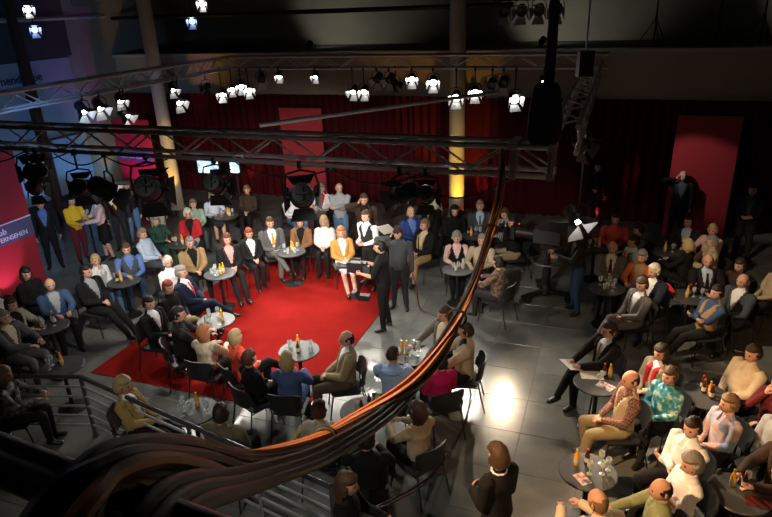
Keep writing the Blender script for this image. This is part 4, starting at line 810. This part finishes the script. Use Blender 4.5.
# ------------------------------------------------------------------ chairs
def chair_parts():
    D = []
    # padded seat, rounded corners
    def rrect(w, d, z, r=.07, n=4, y0=0):
        out = []
        for cx, cy, a0 in ((w/2-r, d/2-r, 0), (-w/2+r, d/2-r, 90), (-w/2+r, -d/2+r, 180), (w/2-r, -d/2+r, 270)):
            for i in range(n+1): a = rad(a0+90*i/n); out.append((cx+r*math.cos(a), cy+r*math.sin(a)+y0, z))
        return out
    m = MB(); rings = [rrect(.40, .40, .415, y0=.03), rrect(.44, .44, .425, y0=.03), rrect(.44, .44, .445, y0=.03), rrect(.40, .40, .458, y0=.03)]; n = len(rings[0]); V = sum(rings, [])
    Fc = [tuple(range(n-1, -1, -1)), tuple(range(3*n, 4*n))]+[(j*n+i, j*n+(i+1) % n, (j+1)*n+(i+1) % n, (j+1)*n+i) for j in range(3) for i in range(n)]
    D.append(('seat', m.add(V, Fc).mesh('seat', [PAD])))
    # curved wrap-round backrest
    m = MB(); V = []; Fc = []; nu, nv = 14, 5
    for side in (0, 1):
        for j in range(nv+1):
            for i in range(nu+1):
                u = i/nu*2-1; t = j/nv; z = .50+.33*t - .05*abs(u)**3*(1 if t > .5 else -1)*1.0
                x = .235*math.sin(u*1.15)/math.sin(1.15); y = -.245-.05*t+.10*u*u*(1-.15*t)+(-.02 if side else 0)
                V.append((x, y, z))
    s1 = (nu+1)*(nv+1)
    for j in range(nv):
        for i in range(nu):
            a = j*(nu+1)+i; Fc += [(a+1, a, a+nu+1, a+nu+2), (s1+a, s1+a+1, s1+a+nu+2, s1+a+nu+1)]
    for i in range(nu): a = i; b = nv*(nu+1)+i; Fc += [(a, a+1, s1+a+1, s1+a), (b+1, b, s1+b, s1+b+1)]
    for j in range(nv): a = j*(nu+1); b = a+nu; Fc += [(a+nu+1, a, s1+a, s1+a+nu+1), (b, b+nu+1, s1+b+nu+1, s1+b)]
    D.append(('backrest', m.add(V, Fc).mesh('backrest', [PAD])))
    for sx in (-1, 1):
        D.append(('leg', MB().tube([(sx*.19, .22, .415), (sx*.205, .255, .25), (sx*.225, .29, .0)], .011, 7).mesh('leg', [CHF])))
        D.append(('leg', MB().tube([(sx*.215, -.225, .62), (sx*.205, -.2, .45), (sx*.215, -.24, .25), (sx*.23, -.30, .0)], .011, 7).mesh('leg', [CHF])))
        D.append(('side_rail', MB().tube([(sx*.2, -.2, .405), (sx*.19, .22, .405)], .010, 7).mesh('side_rail', [CHF])))
        D.append(('bolt', MB().lathe([(.014, 0), (.014, .02)], 8, (sx*.222, -.215, .55)).mesh('bolt', [CHROME])))
    return D
CHF = mat('chair_tube', (.10,.10,.105), .3, .9)
CP = chair_parts()
def chair(x, y, rz, label, sc=1.):
    r = empty('chair', (x, y, fz(x, y)), rz, label, 'chair', 'black padded chairs')
    par = {}
    for nm, me in CP: par[nm] = link(nm, me, {'bolt': par.get('backrest'), 'side_rail': par.get('seat')}.get(nm, r))
    return r
for (lab, mode, x, y, rz, sc, *_rest) in PEOPLE:
    if mode != 'sit': continue
    short = lab.split(',')[0]
    chair(x, y, rz, 'black chair under the '+' '.join(short.split()[:11]))
# ------------------------------------------------------------------ tables and drinks
R_T = .31
TT = MB().lathe([(R_T-.02, 0), (R_T, .004), (R_T, .020), (R_T-.006, .026)], 40).mesh('table_top', [TABLETOP])
TE = MB().lathe([(R_T+.002, .003), (R_T+.005, .006), (R_T+.005, .018), (R_T+.002, .021)], 40).mesh('edge_band', [mat('table_edge', (.02,.02,.022), .4)])
TC = MB().lathe([(.03, .0), (.03, .70), (.09, .712), (.09, .72)], 14).mesh('column', [BLACKM]); TB = MB().lathe([(.21, 0), (.21, .012), (.18, .022), (.04, .05)], 28).mesh('base', [BLACKM])
def table(x, y, label, top=.745):
    r = empty('bistro_table', (x, y, fz(x, y)), 0, label, 'table', 'round bistro tables'); s = (top-.026)/.72
    o = link('table_top', TT, r); o.location.z = top-.026; link('edge_band', TE, o)
    o = link('column', TC, r); o.location.z = .0; o.scale.z = s; link('base', TB, r); return r
def glassm(name, col, a):
    m = bpy.data.materials.new(name); m.use_nodes = True; nt = m.node_tree; nt.nodes.clear(); out = nt.nodes.new('ShaderNodeOutputMaterial'); mx = nt.nodes.new('ShaderNodeMixShader'); tr = nt.nodes.new('ShaderNodeBsdfTransparent'); gl = nt.nodes.new('ShaderNodeBsdfPrincipled')
    gl.inputs['Base Color'].default_value = (*col, 1); gl.inputs['Roughness'].default_value = .08; gl.inputs['Specular IOR Level'].default_value = 1.0
    tr.inputs['Color'].default_value = (.9,.93,.92, 1); lw = nt.nodes.new('ShaderNodeLayerWeight'); lw.inputs['Blend'].default_value = .45; mr = nt.nodes.new('ShaderNodeMapRange'); mr.inputs['To Min'].default_value = a; mr.inputs['To Max'].default_value = .95
    nt.links.new(lw.outputs['Facing'], mr.inputs['Value']); nt.links.new(mr.outputs['Result'], mx.inputs['Fac']); nt.links.new(tr.outputs[0], mx.inputs[1]); nt.links.new(gl.outputs[0], mx.inputs[2]); nt.links.new(mx.outputs[0], out.inputs[0]); return m
GLASS = glassm('clear_glass', (.75,.8,.8), .18); JUICE = mat('orange_juice', (.85,.38,.02), .2, coat=.6); COLA = mat('cola_glass', (.06,.018,.008), .12, coat=.5); PLAB = mat('bottle_label', (.6,.55,.42), .5); CAPM = mat('bottle_cap', (.75,.6,.1), .3, .5); CAPR = mat('bottle_cap_red', (.5,.05,.03), .3)
DM = dict(bottle=MB().lathe([(.026, 0), (.029, .008), (.029, .115), (.024, .14), (.013, .17), (.013, .195)], 12), cap=MB().lathe([(.0145, .193), (.0145, .208), (.012, .211)], 10), label=MB().lathe([(.0296, .04), (.0298, .042), (.0298, .095), (.0296, .097)], 12),
 wine=MB().lathe([(.032, 0), (.030, .004), (.005, .008), (.004, .075), (.02, .085), (.034, .115), (.033, .15), (.028, .172), (.0265, .172), (.030, .15), (.031, .118), (.018, .092), (.001, .086)], 12),
 tumbler=MB().lathe([(.028, 0), (.033, .11), (.031, .11), (.027, .008), (.001, .008)], 12), fill=MB().lathe([(.0255, .009), (.0285, .07)], 12))
DMM = {k: {} for k in DM}
def dm(k, m):
    if m.name not in DMM[k]: DMM[k][m.name] = DM[k].mesh(k, [m])
    return DMM[k][m.name]
def drink(kind, x, y, z, where, rz):
    if kind in ('juice', 'cola'):
        r = empty('bottle', (x, y, z), rz, ('small orange juice bottle' if kind == 'juice' else 'small dark cola bottle')+' on the round table '+where, 'bottle', 'bottles on the tables')
        gb = link('glass_body', dm('bottle', JUICE if kind == 'juice' else COLA), r); link('cap', dm('cap', CAPM if kind == 'juice' else CAPR), r); link('label', dm('label', PLAB), gb)
    elif kind == 'wine': link('wine_glass', dm('wine', GLASS), None, None, 'clear stemmed glass on the round table '+where, 'glass', 'glasses on the tables', loc=(x, y, z))
    else:
        r = empty('tumbler', (x, y, z), rz, ('glass of orange juice' if 'juice' in kind else 'clear drinking tumbler')+' on the round table '+where, 'glass', 'glasses on the tables')
        link('glass_wall', dm('tumbler', GLASS), r)
        if 'juice' in kind: link('juice', dm('fill', JUICE), r)
for (nm, x, y, where, items) in TABLES:
    table(x, y, 'round dark bistro table '+where)
    for kind, dx, dy in items: drink(kind, x+dx, y+dy*1.1, .7452+fz(x, y), where, random.uniform(0, 6))
table(HIGH[0], HIGH[1], 'tall round standing table between the yellow sweater and pink cardigan', 1.08)
for q, (dx, dy) in enumerate(((-.12, .05), (.0, -.08), (.1, .08), (-.05, .14))): drink('wine' if q % 2 else 'tumbler', HIGH[0]+dx, HIGH[1]+dy, 1.0802, 'for standing guests', q)
def leaflet(x, y, z, rz, w, d, m, label, name='leaflet', cat='paper'):
    o = MB().box((0, 0, .002), (w, d, .004)).build(name, m, None, False, label=label, cat=cat); o.location = (x, y, z); o.rotation_euler = (0, 0, rz); return o
MAG = pattern('magazine_print', 'blotch', [(.5,.03,.04), (.75,.7,.68), (.1,.05,.08)], 9, .4); PRINT = pattern('leaflet_print', 'blotch', [(.8,.76,.7), (.75,.6,.4), (.8,.78,.72)], 14, .6)
tp = {t[0]: t for t in TABLES}
leaflet(tp['Q'][1]-.02, tp['Q'][2]+.17, .7453, -.15, .3, .2, PRINT, 'printed leaflet on the table beside the reading man'); leaflet(tp['Q'][1]+.08, tp['Q'][2]-.1, .7453, -.9, .22, .15, MAG, 'dark red magazine on the table beside the reading man', 'magazine', 'magazine')
leaflet(tp['R'][1]-.1, tp['R'][2]-.12, .7453, .35, .12, .18, MAG, 'folded programme leaflet on the table by the blue-collared man'); leaflet(tp['S'][1]+.12, tp['S'][2]-.14, .7453, -.4, .24, .16, mat('menu_red', (.10,.012,.015), .4), 'dark red menu card on the table of the brown-sleeved guest', 'menu_card', 'menu')
def near_person(txt):
    for p in PEOPLE:
        if txt in p[0]: return p
def local(p, lx, ly, z): c, s = math.cos(p[4]), math.sin(p[4]); return (p[2]+c*lx-s*ly, p[3]+s*lx+c*ly, z)
pp = near_person('reading papers'); q = local(pp, 0, .50, .77); o = leaflet(*q, pp[4], .3, .21, PAPER, 'white papers held on the lap by the glasses-wearing man', 'paper_sheet'); o.rotation_euler = (.25, 0, pp[4])
pp = near_person('cap holding'); q = local(pp, .2, .12, 1.68); o = leaflet(*q, pp[4], .26, .42, PAPER, 'white sheet raised by the man in dark cap', 'paper_sheet'); o.rotation_euler = (.7, .3, pp[4])
# coat over a chair
pp = near_person('brown vest with blue'); 
def coat():
    mb = MB(); V = []; Fc = []; nu, nv = 12, 9
    for side in (0, 1):
        for j in range(nv+1):
            for i in range(nu+1):
                u = i/nu*2-1; t = j/nv; w = .26+.05*t; V.append((w*u, -.30+.09*u*u*(1-t)-.05*t+.02*math.sin(i*2.1+j)*t-(.03 if side else 0), .87-.62*t-.03*abs(u)))
    s1 = (nu+1)*(nv+1)
    for j in range(nv):
        for i in range(nu): a = j*(nu+1)+i; Fc += [(a, a+1, a+nu+2, a+nu+1), (s1+a+1, s1+a, s1+a+nu+1, s1+a+nu+2)]
    for i in range(nu): Fc += [(i+1, i, s1+i, s1+i+1), (nv*(nu+1)+i, nv*(nu+1)+i+1, s1+nv*(nu+1)+i+1, s1+nv*(nu+1)+i)]
    for j in range(nv): a = j*(nu+1); b = a+nu; Fc += [(a, a+nu+1, s1+a+nu+1, s1+a), (b+nu+1, b, s1+b, s1+b+nu+1)]
    o = mb.add(V, Fc).build('coat', cloth('black'), label='black coat hung over the chair of the brown-vested man', cat='coat'); o.location = (pp[2], pp[3], 0); o.rotation_euler = (0, 0, pp[4])
coat()
pp = near_person('white-haired man in dark blue'); o = MB().tube([(-.22, -.3, .80), (-.1, -.31, .86), (.1, -.31, .86), (.22, -.3, .80)], [(.02, .05), (.03, .08), (.03, .08), (.02, .05)], 8, True, (0, 1, 0)).build('jacket', cloth('redj'), label='red jacket draped over the white-haired man\'s chair', cat='jacket'); o.location = (pp[2], pp[3], 0); o.rotation_euler = (0, 0, pp[4])
# ------------------------------------------------------------------ television cameras
GREYP = mat('camera_grey', (.04,.04,.043), .45); DARKP = mat('camera_black', (.012,.012,.013), .4); LENSM = mat('camera_lens', (.01,.01,.02), .05, spec=1.)
def pedestal(x, y, rz):
    r = empty('studio_camera', (x, y, 0), rz, 'studio television camera on three-wheeled pedestal with steering ring', 'camera')
    hub = MB().lathe([(.12, .10), (.12, .22), (.09, .3)], 16).build('hub', DARKP, r)
    for k in range(3):
        a = k*2*PI/3+.5; c, s = math.cos(a), math.sin(a); R3 = Matrix.Rotation(a, 3, 'Z')
        arm = MB().box((c*.25, s*.25, .15), (.42, .09, .07), R3).build('wheel_arm', DARKP, r, False)
        for e in (-.04, .04): MB().tube([Vector((c*.47, s*.47, .07))+R3 @ Vector((0, e-.015, 0)), Vector((c*.47, s*.47, .07))+R3 @ Vector((0, e+.015, 0))], .07, 14).build('wheel', RUBBER, arm)
        MB().box((c*.47, s*.47, .14), (.18, .15, .04), R3).build('wheel_guard', DARKP, arm, False)
    MB().lathe([(.085, .25), (.085, .62), (.07, .63), (.07, .85), (.05, .86), (.05, 1.08)], 16).build('column', DARKP, r)
    ring = MB().tube([(.29*math.cos(a), .29*math.sin(a), .80) for a in [i*2*PI/28 for i in range(29)]], .014, 8).build('steering_ring', STEEL, r)
    for k in range(3): a = k*2*PI/3; MB().tube([(0, 0, .76), (.29*math.cos(a), .29*math.sin(a), .80)], .01, 6).build('spoke', DARKP, ring)
    MB().box((0, 0, 1.12), (.2, .26, .09)).build('pan_head', DARKP, r, False)
    b = MB().box((0, .02, 1.31), (.2, .52, .27)).build('camera_body', GREYP, r, False)
    MB().lathe([(.09, 0), (.105, .02), (.105, .3), (.12, .32), (.12, .36)], 18).build('lens_barrel', DARKP, b).matrix_local = Matrix.Translation((0, .28, 1.31)) @ Matrix.Rotation(-PI/2, 4, 'X')
    MB().box((0, .68, 1.33), (.34, .08, .26)).build('matte_box', DARKP, r, False)
    v = MB().box((0, -.12, 1.56), (.24, .2, .18)).build('viewfinder', DARKP, r, False); hd = MB()
    hd.add([(-.12, -.22, 1.47), (.12, -.22, 1.47), (.12, -.22, 1.65), (-.12, -.22, 1.65), (-.16, -.42, 1.43), (.16, -.42, 1.43), (.16, -.42, 1.70), (-.16, -.42, 1.70)], [(0, 1, 5, 4), (1, 2, 6, 5), (2, 3, 7, 6), (3, 0, 4, 7), (0, 3, 2, 1)]).build('viewfinder_hood', DARKP, v, False)
    for sx in (-1, 1): MB().tube([(sx*.1, -.1, 1.12), (sx*.17, -.35, 1.1), (sx*.18, -.55, 1.2)], .013, 7).build('pan_bar', DARKP, r)
    MB().lathe([(.012, 0), (.012, .01)], 8, (0, .6, 1.48)).build('tally_light', mat('tally_red', (.8,.02,.02), .3, emit=(1,.03,.02), es=4), r)
pedestal(*PEDESTAL)
pp = near_person('camera operator in black carrying'); q = local(pp, .02, .5, 1.2)
def shoulder_cam(q, rz):
    r = empty('shoulder_camera', q, rz, 'black body-mounted television camera carried over the red carpet', 'camera')
    b = MB().box((0, 0, 0), (.13, .36, .20)).build('camera_body', DARKP, r, False); MB().tube([(0, -.1, .1), (0, -.08, .16), (0, .1, .16), (0, .14, .1)], .014, 7).build('handle', DARKP, b)
    MB().lathe([(.05, 0), (.055, .14), (.07, .15), (.07, .2)], 14).build('lens_barrel', GREYP, r).matrix_local = Matrix.Translation((0, .18, 0)) @ Matrix.Rotation(-PI/2, 4, 'X')
    MB().box((-.05, -.2, -.02), (.1, .12, .16)).build('battery', GREYP, r, False)
    MB().tube([(0, 0, -.1), (0, 0, -.62)], .02, 8).build('sled_post', BLACKM, r); MB().box((0, .08, -.56), (.16, .08, .13)).build('sled_monitor', GREYP, r, False); MB().box((0, -.1, -.6), (.12, .22, .1)).build('sled_battery', DARKP, r, False)
    MB().box((0, .125, -.54), (.05, .01, .02)).build('status_light', mat('status_green', (.05,.8,.2), .3, emit=(.05,1,.25), es=5), r, False)
    MB().tube([(.0, -.05, -.3), (.12, -.25, -.2), (.1, -.42, -.12)], .02, 8).build('support_arm', BLACKM, r)
shoulder_cam(q, pp[4])
pp = near_person('photographer'); q = local(pp, 0, .24, 1.20)
r = empty('photo_camera', q, pp[4], 'small black photo camera held to the eye by the photographer', 'camera'); MB().box((0, 0, 0), (.14, .07, .1)).box((0, 0, .06), (.05, .06, .03)).build('camera_body', DARKP, r, False)
MB().lathe([(.033, 0), (.038, .1)], 14).build('lens_barrel', DARKP, r).matrix_local = Matrix.Translation((0, .035, 0)) @ Matrix.Rotation(-PI/2, 4, 'X')
# televisions by the curtain
SCRN = pattern('screen_picture', 'blotch', [(.05,.1,.3), (.3,.5,.9), (.8,.9,1)], 3, .3)
nt = SCRN.node_tree; rp = [n for n in nt.nodes if n.type == 'VALTORGB'][0]; bs = nt.nodes['Principled BSDF']; nt.links.new(rp.outputs['Color'], bs.inputs['Emission Color']); bs.inputs['Emission Strength'].default_value = 1.6
def tv(a, b, z, w, h_, label):
    r = empty('television', B(a, b, 0), BROT, label, 'television'); MB().box((0, 0, z), (w, .09, h_)).build('case', DARKP, r, False)
    MB().box((0, -.047, z), (w-.06, .006, h_-.06)).build('screen', SCRN, r, False); MB().tube([(0, .02, 0), (0, .02, z-h_/2)], .03, 8).build('stand', BLACKM, r); MB().lathe([(.22, 0), (.22, .015)], 18).build('base', BLACKM, r)
tv(-10.3, 14.0, 1.66, .72, .46, 'wide television with bluish picture on a stand'); tv(-9.45, 14.0, 1.66, .34, .36, 'narrow television with pale blue picture on a stand')
# ------------------------------------------------------------------ railing on the studio floor
def railing():
    A = [Vector((-6.6, 7.5, 0)), Vector((-4.26, 7.32, 0)), Vector((-.66, 5.03, 0))]
    RM = mat('railing_dark_steel', (.14,.14,.15), .25, .6); r = empty('railing', A[1], 0, 'dark steel railing with horizontal bars and angled corner', 'railing'); o = A[1]
    MB().tube([p-o+Vector((0, 0, 1.0)) for p in A], .032, 10).build('handrail', RM, r)
    for z in (.84, .68, .52, .36, .2):
        for k in range(2): MB().tube([A[k]-o+Vector((0, 0, z)), A[k+1]-o+Vector((0, 0, z))], .017, 8).build('bar', mat('railing_bar', (.45,.47,.5), .3, .4), r)
    posts = [A[0], A[0].lerp(A[1], .45), A[1], A[1].lerp(A[2], .25), A[1].lerp(A[2], .5), A[1].lerp(A[2], .75), A[2]]
    for p in posts:
        q = p-o; MB().box((q.x, q.y, .5), (.045, .03, 1.0)).build('post', RM, r, False); MB().lathe([(.05, 0), (.05, .012)], 12, (q.x, q.y, 0)).build('foot_plate', RM, r)
railing()
# gallery where the picture is taken from: slab and top rail
bbox('floor_camera_gallery', -6, 6, -3.9, -.15, 3.85, 4.0, WALLD, kind='structure')
def gallery_rail():
    m = mat('rail_black_paint', (.015,.012,.011), .28, .3); d = Vector((.33, -.16, 0)).normalized(); p = Vector((-.42, .67, 4.99))
    r = empty('gallery_rail', (p.x, p.y, 4.0), 0, 'thick black handrail of the gallery with cables thrown over it', 'railing'); o = Vector((p.x, p.y, 4.0))
    MB().tube([p-d*2.2-o, p+d*1.2-o], .036, 20).build('handrail', m, r)
    for t in (-2.0, 1.1): q = p+d*t-o; MB().tube([(q.x, q.y, 0.0), (q.x, q.y, .97)], .022, 10).build('post', m, r)
gallery_rail()
# ------------------------------------------------------------------ cables
def smooth_path(pts, n=60):
    pts = [Vector(p) for p in pts]; out = []
    for i in range(len(pts)-1):
        p0 = pts[max(i-1, 0)]; p1 = pts[i]; p2 = pts[i+1]; p3 = pts[min(i+2, len(pts)-1)]; m = max(2, n//(len(pts)-1))
        for k in range(m):
            t = k/m; out.append(.5*((2*p1)+(p2-p0)*t+(2*p0-5*p1+4*p2-p3)*t*t+(3*p1-p0-3*p2+p3)*t**3))
    out.append(pts[-1]); return out
COPPER = mat('cable_orange_brown', (.50,.19,.06), .42); CBLK = mat('cable_black', (.012,.011,.011), .45); CYEL = mat('cable_yellow', (.55,.36,.05), .45); CGRN = mat('cable_green', (.12,.30,.05), .45)
main = smooth_path(BUNDLE, 88)
for i in range(22):
    rr = random.Random(i+100); ang = rr.uniform(0, 2*PI); rad_ = .05*math.sqrt(rr.uniform(.05, 1)); tw = rr.uniform(2.2, 3.4); pts = []; x = Vector((1, 0, 0)); wv = rr.uniform(0, 6)
    for k, p in enumerate(main):
        t = (main[min(k+1, len(main)-1)]-main[max(k-1, 0)]).normalized(); x = (x-t*x.dot(t)).normalized(); y = t.cross(x); a = ang+tw*k/len(main)*2*PI*.45+.35*math.sin(k*.17+wv)
        sq = (.55+.45*abs(math.sin(k/len(main)*PI*3.5+.6))); r_ = rad_*sq*(.6+.5*math.sin(k/len(main)*PI)); pts.append(p+x*r_*math.cos(a)+y*r_*math.sin(a))
    m, lb = (COPPER, 'orange-brown rubber cable in the bundle drooping from the truss') if i % 11 not in (1, 3, 5, 7, 9) else ((CBLK, 'black rubber cable in the bundle drooping from the truss') if i % 11 != 9 or i > 12 else (CYEL, 'yellow cable in the bundle drooping from the truss'))
    if i == 18: m, lb = CGRN, 'green cable in the bundle drooping from the truss'
    MB().tube(pts, rr.choice((.009, .011, .012, .013)), 8).build('cable', m, label=lb, cat='cable', group='cables drooping from the truss to the gallery rail')
for idx in (46, 64, 76):
    p = main[idx]; t = (main[idx+1]-main[idx-1]).normalized(); f = .055*(.6+.5*math.sin(idx/len(main)*PI))*(.55+.45*abs(math.sin(idx/len(main)*PI*3.5+.6)))+.016; a = t.orthogonal().normalized(); b = t.cross(a)
    MB().tube([p+a*f*math.cos(q)+b*f*math.sin(q) for q in [i*2*PI/16 for i in range(17)]], .009, 6).build('cable_tie', CBLK, label='black strap tied round the drooping cable bundle', cat='strap', group='straps round the cable bundle')
for i in range(3):
    pts = [Vector(p)+Vector((i*.018, -.01*i, -.012*(i % 3))) for p in LOOP]
    MB().tube(smooth_path(pts, 40), .015, 10).build('cable', CBLK, label='black cable looped over the gallery handrail', cat='cable', group='cables looped over the gallery handrail')
def floor_cable(pts, r, m, label): return MB().tube(smooth_path(pts, 48), r, 8).build('floor_cable', m, label=label, cat='cable')
floor_cable(FCABLE, .012, mat('cable_dark', (.03,.018,.016), .5), 'dark cable curving over the tiles to the young woman in black')
floor_cable([(p[0]+.02+.03*math.sin(i), p[1]+.03*math.cos(i*2), p[2]) for i, p in enumerate(FCABLE)], .009, mat('cable_maroon', (.10,.025,.025), .5), 'maroon cable curving over the tiles to the young woman in black')
pp = near_person('cap holding')
floor_cable([local(pp, -.27, .06, .78), local(pp, -.36, .1, .5), local(pp, -.4, .12, .15), local(pp, -.5, .1, .012), local(pp, -.8, .3, .012), local(pp, -1.0, .9, .012)], .014, mat('cable_brown', (.10,.045,.03), .5), 'brown cable trailing from the hand of the man in cap')
# hazard tape strip
HAZ = pattern('hazard_tape', 'stripe', [(.75,.58,.02), (.015,.015,.015)], 7, .5)
HAZ.node_tree.nodes['Color Ramp'].color_ramp.interpolation = 'CONSTANT'
HAZ.node_tree.nodes['Color Ramp'].color_ramp.elements[1].position = .5
o = MB().box((0, 0, .006), (.62, .07, .012)).build('hazard_strip', HAZ, None, False, label='yellow and black hazard strip on the tiles by the carpet corner', cat='tape'); o.location = HAZARD[:3]; o.rotation_euler = (0, 0, HAZARD[3])
# drop of cables and folded cloth at the near truss corner
cp = B(-.62, 6.15, 0)
for i in range(5): MB().tube(smooth_path([(cp.x+.02*i, cp.y+.02*(i % 3), 9), (cp.x+.015*i, cp.y+.02*(i % 2), 6), (cp.x-.03+.02*i, cp.y, 4.7), (cp.x-.06+.03*i, cp.y+.03, 4.32)], 20), .016, 8).build('cable', mat('cable_blue_black', (.012,.02,.045), .35), label='blue-black cable dropping from the ceiling to the truss corner', cat='cable', group='cables dropping to the truss corner')
def cloth_bag(p, label):
    mb = MB(); V = []; Fc = []; n = 20; H_ = [(.10, .55), (.13, .5), (.16, .3), (.17, .05), (.12, -.02)]
    for rr_, z in H_:
        for k in range(n): f = 1+.10*math.sin(k*PI*.6)*(1 if k % 2 else .6); V.append((rr_*f*math.cos(2*PI*k/n), rr_*f*math.sin(2*PI*k/n), z))
    for j in range(len(H_)-1):
        for k in range(n): k2 = (k+1) % n; Fc.append((j*n+k, (j+1)*n+k, (j+1)*n+k2, j*n+k2))
    Fc.append(tuple(range(n))); Fc.append(tuple(reversed(range((len(H_)-1)*n, len(H_)*n)))); mb.add(V, Fc).build('chain_bag', mat('bag_cloth', (.01,.013,.022), .8), label=label, cat='bag', loc=p)
cloth_bag(B(-.62, 6.15, 4.3), 'black cloth chain bag on the truss corner above the bundle')
def chain_hoist(p, zt):
    r = empty('chain_hoist', p, 0, 'black chain hoist on the dark side truss', 'hoist'); MB().box((0, 0, .22), (.2, .16, .34)).build('motor', BLACKM, r, False); MB().tube([(0, 0, .38), (0, 0, zt-p[2])], .012, 6).build('chain', STEEL, r); MB().tube([(0, 0, .06), (.04, 0, .0), (0, 0, -.05), (-.03, 0, -.02)], .012, 6).build('hook', STEEL, r)
chain_hoist(B(-.45, 9.4, 4.5), 9)
for i in range(8):
    rr = random.Random(i+500); a0 = -8.6+i*.95+rr.uniform(-.2, .2); a1 = a0+rr.uniform(.7, 1.3); sg = rr.uniform(.08, .24); bb = 5.945
    MB().tube(smooth_path([B(a0, bb+.155, 4.0), B(a0, bb, 3.97), B((a0*2+a1)/3, bb, 3.98-sg), B((a0+a1*2)/3, bb, 3.98-sg*.9), B(a1, bb, 3.97), B(a1, bb+.155, 4.0)], 24), .009, 6).build('cable', CBLK, label='thin black cable sagging below the truss with the cable bundle', cat='cable', group='cables sagging below the truss with the cable bundle')
# tripod lighting stands on the back gallery
def tripod(p, label, bar):
    r = empty('lighting_stand', p, 0, label, 'stand', 'stands on the back gallery'); MB().tube([(0, 0, .05), (0, 0, 1.7)], .022, 8).build('pole', BLACKM, r); MB().lathe([(.035, .62), (.035, .7)], 10).build('collar', BLACKM, r)
    for k in range(3): a = k*2*PI/3+.4; MB().tube([(0, 0, .66), (.42*math.cos(a), .42*math.sin(a), .0)], .014, 6).build('leg', BLACKM, r)
    if bar: MB().tube([(-.55*E1.x, -.55*E1.y, 1.1), (.55*E1.x, .55*E1.y, 1.1)], .025, 8).build('cross_bar', BLACKM, r)
for a, bar, lb in ((.75, 0, 'slim tripod stand on the back gallery'), (2.15, 1, 'tripod stand with cross bar on the back gallery'), (3.1, 0, 'tripod stand near the end of the back gallery')): tripod(B(a, 17.7, 4.36), lb, bar)
for k, a in enumerate((-5.2, -4.75, -4.3, -3.85)): spotlight(B(a+2.2, 17.6, 5.25), 0, 1.2, B(a+2.2, 12, 3), 5.52, 'back gallery bar', 'stage')
pipe('gallery_bar', B(-3.3, 17.6, 5.55), B(-1.3, 17.6, 5.55), .025, BLACKM, 'short black bar carrying four unlit lamps above the back gallery', 'pipe')
for (a, b, z, l) in ((-14.9, 13.49, 5.76, 1), (-14.9, 13.55, 5.26, 2), (-11.62, 16.0, 5.3, 2), (-11.2, 16.0, 5.75, 1)): spotlight(B(a, b, z), l, .8, B(-8, 9, 2), z+.5, 'upper left gallery' if 0 else 'gallery pipes', 'stage', False)
# low platform at the dark curtain and small table by the standing woman
bbox('stage_platform', 4.1, 5.6, 13.4, 14.6, 0, .3, mat('platform_wood', (.20,.15,.10), .6), label='low wooden platform in the dark beside the black curtain', cat='platform')
